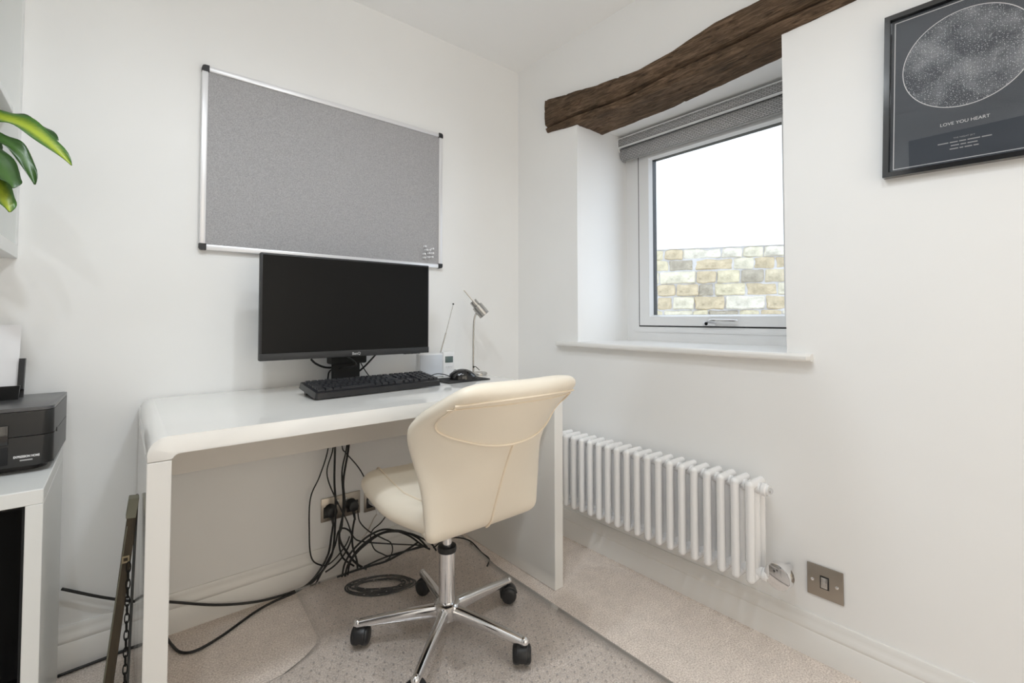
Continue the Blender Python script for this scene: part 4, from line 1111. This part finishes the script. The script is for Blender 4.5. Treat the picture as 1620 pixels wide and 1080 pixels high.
bevz(MB().prism(rounded_plan(-.188, .188, -.138, .122, .022, .006), .1392, .147, zz), (.147,), .003).build('lid', 'printer_lid', pr, angle=40)
cp = bevz(MB().prism([(-.12, .068), (.118, .068), (.118, .112), (-.12, .112)], -.1405, -.130, lambda a, b, f: (a, f, b)), (), 0.0) if False else MB().box(-.12, .118, -.1405, -.130, .068, .112, .003)
cpo = cp.build('control_panel', 'blackgloss', pr)
MB().box(-.03, .05, -.1412, -.139, .076, .106, .001).build('display', 'lcd', cpo)
MB().box(-.12, .118, -.1392, -.120, .024, .064, .002).build('paper_slot', 'dark_in', pr)
MB().box(.186, .1895, -.085, -.070, .078, .088, .001).build('lid_grip', 'blackp', pr)
lettering('EXPRESSION HOME', .0066, lambda a, b: (.1465 + a * .72, -.1384, .0375 + b), 'print_white', pr, bold=.0003)
mb = MB().box(.136, .156, -.1385, -.138, .0302, .0330); mb.build('model_line', 'print_grey', pr, smooth=False)
ty = R(14)
def lean(a, b, f): return (a, .062 + b * math.sin(ty) + f * math.cos(ty), .147 + b * math.cos(ty) - f * math.sin(ty))
MB().prism([(-.15, 0), (.108, 0), (.112, .034), (-.15, .034)], -.004, .004, lambda a, b, f: (a, .030 + b * -.25 + f, .147 + b)).build('feed_guard', 'printer', pr, smooth=False)
sup = MB().prism([(-.14, 0), (.112, 0), (.112, .10), (-.14, .10)], .004, .007, lean).build('paper_support', 'blackp', pr, smooth=False)
MB().prism([(.101, .02), (.112, .02), (.112, .098), (.101, .098)], -.008, .004, lean).build('paper_guide', 'blackp', pr, smooth=False)
for k in range(1):
    o = MB().prism([(-.109, .002), (.100, .002), (.100, .188), (-.109, .188)], .0010 + .0009 * k, .0014 + .0009 * k, lean)
    o.bm.transform(Matrix.Translation((-.30, 1.64, CZ)) @ Matrix.Rotation(R(-1.2), 4, 'Z'))
    o = o.build('paper_sheet', 'paper', None, smooth=False); tag(o, 'white sheet of paper standing in the printer feed', 'paper')

# ------------------------------------------------------------------ wall shelf (open towards the room) and its plant
sf = root('cube_shelf', (-.41, 1.42, 1.12), 'white open cube shelf unit on the left wall', 'shelf')
SX0, SX1, SY0, SY1, SZ0, SZ1 = XL, -.215, 1.03, 1.795, 1.120, 1.890
MB().box(SX0, SX1, SY0, SY1, SZ0, SZ0 + .034, .001, 1).build('bottom_panel', 'cabinet', sf)
MB().box(SX0, SX1, SY0, SY1, SZ1 - .034, SZ1, .001, 1).build('top_panel', 'cabinet', sf)
for y0 in (SY0, SY1 - .034): MB().box(SX0, SX1, y0, y0 + .034, SZ0 + .034, SZ1 - .034, .001, 1).build('side_panel', 'cabinet', sf)
MB().box(SX0, SX1 - .012, SY0 + .034, SY1 - .034, 1.497, 1.513, .001, 1).build('shelf_board', 'cabinet', sf)
MB().box(SX0, SX1 - .012, 1.404, 1.420, SZ0 + .034, 1.497).build('divider', 'cabinet', sf, smooth=False)
MB().box(SX0, SX1 - .012, 1.404, 1.420, 1.513, SZ1 - .034).build('divider', 'cabinet', sf, smooth=False)
pl = root('potted_plant', (-.40, 1.58, SZ0 + .034), 'leafy green plant with lime striped leaves on the white wall shelf', 'plant')
pz = SZ0 + .034
pot = MB().lathe([(.045, .0005), (.062, .11), (.066, .118), (.060, .118), (.055, .105), (.001, .10)], (-.40, 1.58, pz), 'z', 28).build('pot', 'pot', pl)
MB().cyl((-.40, 1.58, pz + .098), (-.40, 1.58, pz + .106), .0545, n=24).build('soil', 'soil', pl)
for dx, dy in ((0, 0), (.012, -.015), (-.014, .006)):
    MB().tube([(-.40 + dx, 1.58 + dy, pz + .10), (-.398 + dx, 1.575 + dy, pz + .16), (-.385 + dx * 1.5, 1.56 + dy * 1.5, pz + .22)], .006, 8).build('stem', 'leaf_dark', pl)
def leaf(p, w, m, twist=0.0, up=(0, 0, 1)):
    """p: control points from stem to tip; the widest part past the middle"""
    P = catmull([Vector(q) for q in p], 8); n = len(P); rws = []; ac = []
    for i, q in enumerate(P):
        t = i / (n - 1); d = (P[min(i + 1, n - 1)] - P[max(i - 1, 0)]).normalized()
        sd = d.cross(Vector(up)).normalized(); nn = sd.cross(d).normalized()
        sd = Matrix.Rotation(twist * t, 3, d) @ sd; nn = Matrix.Rotation(twist * t, 3, d) @ nn
        prof = (.25 * min(1, t * 6) + .75 * math.sin(math.pi * min(1, max(0, t)) ** 1.15)) if t < .97 else .06
        prof = max(.05, min(prof, (1 - t) * 4.5 + .04)); row = []
        wav = .004 * math.sin(t * 22)
        for k in range(-3, 4):
            s_ = k / 3; row.append(q + sd * (w * prof * s_) + nn * (abs(s_) * w * .28 * prof + wav * s_ * s_)); ac.append(abs(s_))
        rws.append(row)
    mb = MB(); mb.grid(rws); o = mb.build('leaf', m, pl, angle=180)
    at = o.data.attributes.new('across', 'FLOAT', 'POINT')
    for i, v in enumerate(ac): at.data[i].value = v
    md = o.modifiers.new('thickness', 'SOLIDIFY'); md.thickness = .0008
    return o
b0 = (-.385, 1.555, pz + .215)
leaf([b0, (-.30, 1.50, 1.395), (-.205, 1.45, 1.385), (-.146, 1.42, 1.357), (-.09, 1.40, 1.295)], .025, 'leaf_lime', .0, (.25, -.8, .5))
leaf([b0, (-.30, 1.53, 1.42), (-.213, 1.50, 1.405), (-.166, 1.475, 1.392), (-.116, 1.445, 1.358)], .024, 'leaf_dark', .0, (.25, -.65, .7))
leaf([b0, (-.29, 1.47, 1.375), (-.205, 1.42, 1.335), (-.166, 1.40, 1.302), (-.144, 1.385, 1.240)], .017, 'leaf_dark', .0, (.2, -.8, .5))
leaf([b0, (-.30, 1.46, 1.36), (-.225, 1.385, 1.30), (-.187, 1.365, 1.25), (-.172, 1.36, 1.222)], .034, 'leaf_dark', .5)
leaf([b0, (-.30, 1.47, 1.34), (-.225, 1.40, 1.255), (-.195, 1.385, 1.215), (-.178, 1.38, 1.176)], .028, 'leaf_lime', .7)
leaf([b0, (-.42, 1.60, 1.44), (-.46, 1.66, 1.43), (-.50, 1.70, 1.36)], .026, 'leaf_lime')
leaf([b0, (-.33, 1.60, 1.43), (-.27, 1.66, 1.42), (-.24, 1.70, 1.37)], .024, 'leaf_dark')
leaf([b0, (-.40, 1.52, 1.44), (-.44, 1.48, 1.40), (-.47, 1.455, 1.33)], .024, 'leaf_dark')

# ------------------------------------------------------------------ folded chalkboard leaning on the side of the desk
ab = root('folded_a_board', (.01, 1.55, 0), 'dark wooden folding board with a chain, leaning on the side of the desk', 'board')
def bar(p, q, w, d, m, name, par):
    p, q = Vector(p), Vector(q); t = (q - p).normalized(); sx = Vector((1, 0, 0)); sx = (sx - t * sx.dot(t)).normalized(); sy = t.cross(sx)
    mb = MB(); V = [[mb.bm.verts.new(e + sx * (w / 2 * a) + sy * (d / 2 * b)) for a, b in ((-1, -1), (1, -1), (1, 1), (-1, 1))] for e in (p, q)]
    for k in range(4): mb.bm.faces.new((V[0][k], V[0][(k + 1) % 4], V[1][(k + 1) % 4], V[1][k]))
    mb.bm.faces.new(V[0][::-1]); mb.bm.faces.new(V[1])
    bmesh.ops.bevel(mb.bm, geom=list(mb.bm.edges), offset=.001, segments=1, profile=.5, affect='EDGES')
    return mb.build(name, m, par)
yb = 1.46
sty = bar((-.018, yb, .002), (.030, yb, .505), .018, .03, 'wood_old', 'stile', ab)
bar((-.0275, yb - .002, .004), (.0195, yb - .002, .470), .0022, .028, 'wood_edge', 'worn_edge', sty)
bar((.026, yb, .486), (.0315, yb, .532), .019, .031, 'wood_edge', 'stile_end', sty)
bar((.025, yb + .01, .004), (.0375, yb + .01, .53), .005, .03, 'chalk', 'rear_stile', ab)
mb = MB(); V = [mb.bm.verts.new(p) for p in ((-.014, yb + .014, .03), (.027, yb + .014, .49), (.027, 1.515, .49), (-.014, 1.515, .03), (-.010, yb + .014, .03), (.031, yb + .014, .49), (.031, 1.515, .49), (-.010, 1.515, .03))]
for f in ((0, 1, 2, 3), (7, 6, 5, 4), (0, 4, 5, 1), (1, 5, 6, 2), (2, 6, 7, 3), (3, 7, 4, 0)): mb.bm.faces.new([V[k] for k in f])
mb.build('board_panel', 'chalk', ab, smooth=False)
MB().ring((.011, .025, .386, .402), (.014, .022, .390, .398), yb - .019, yb - .015, lambda a, b, f: (a, f, b)).build('bracket', 'brass_old', ab, smooth=False)
def link():
    pts = []
    for k in range(12):
        a = 2 * math.pi * k / 12; pts.append((.0042 * math.cos(a), 0, .0125 * math.sin(a) if abs(math.sin(a)) < .99 else .0125 * math.sin(a)))
    return MB().tube(pts, .0013, 6, closed=True, smooth=2)
lk = link(); lk.bm.transform(Matrix.Translation((.01, 1.55, 0))); l0 = lk.build('chain_link', 'rust', ab, angle=180)
nl = 19
for k in range(nl):
    o = l0 if k == 0 else l0.copy()
    if k: COL.objects.link(o); o.parent = ab
    t = k / (nl - 1)
    o.location = (.0235 - .003 * t - .01, yb - .021 - 1.55, .375 - .0195 * k)
    o.rotation_euler = (0, 0, R(90 * (k % 2) + 15))
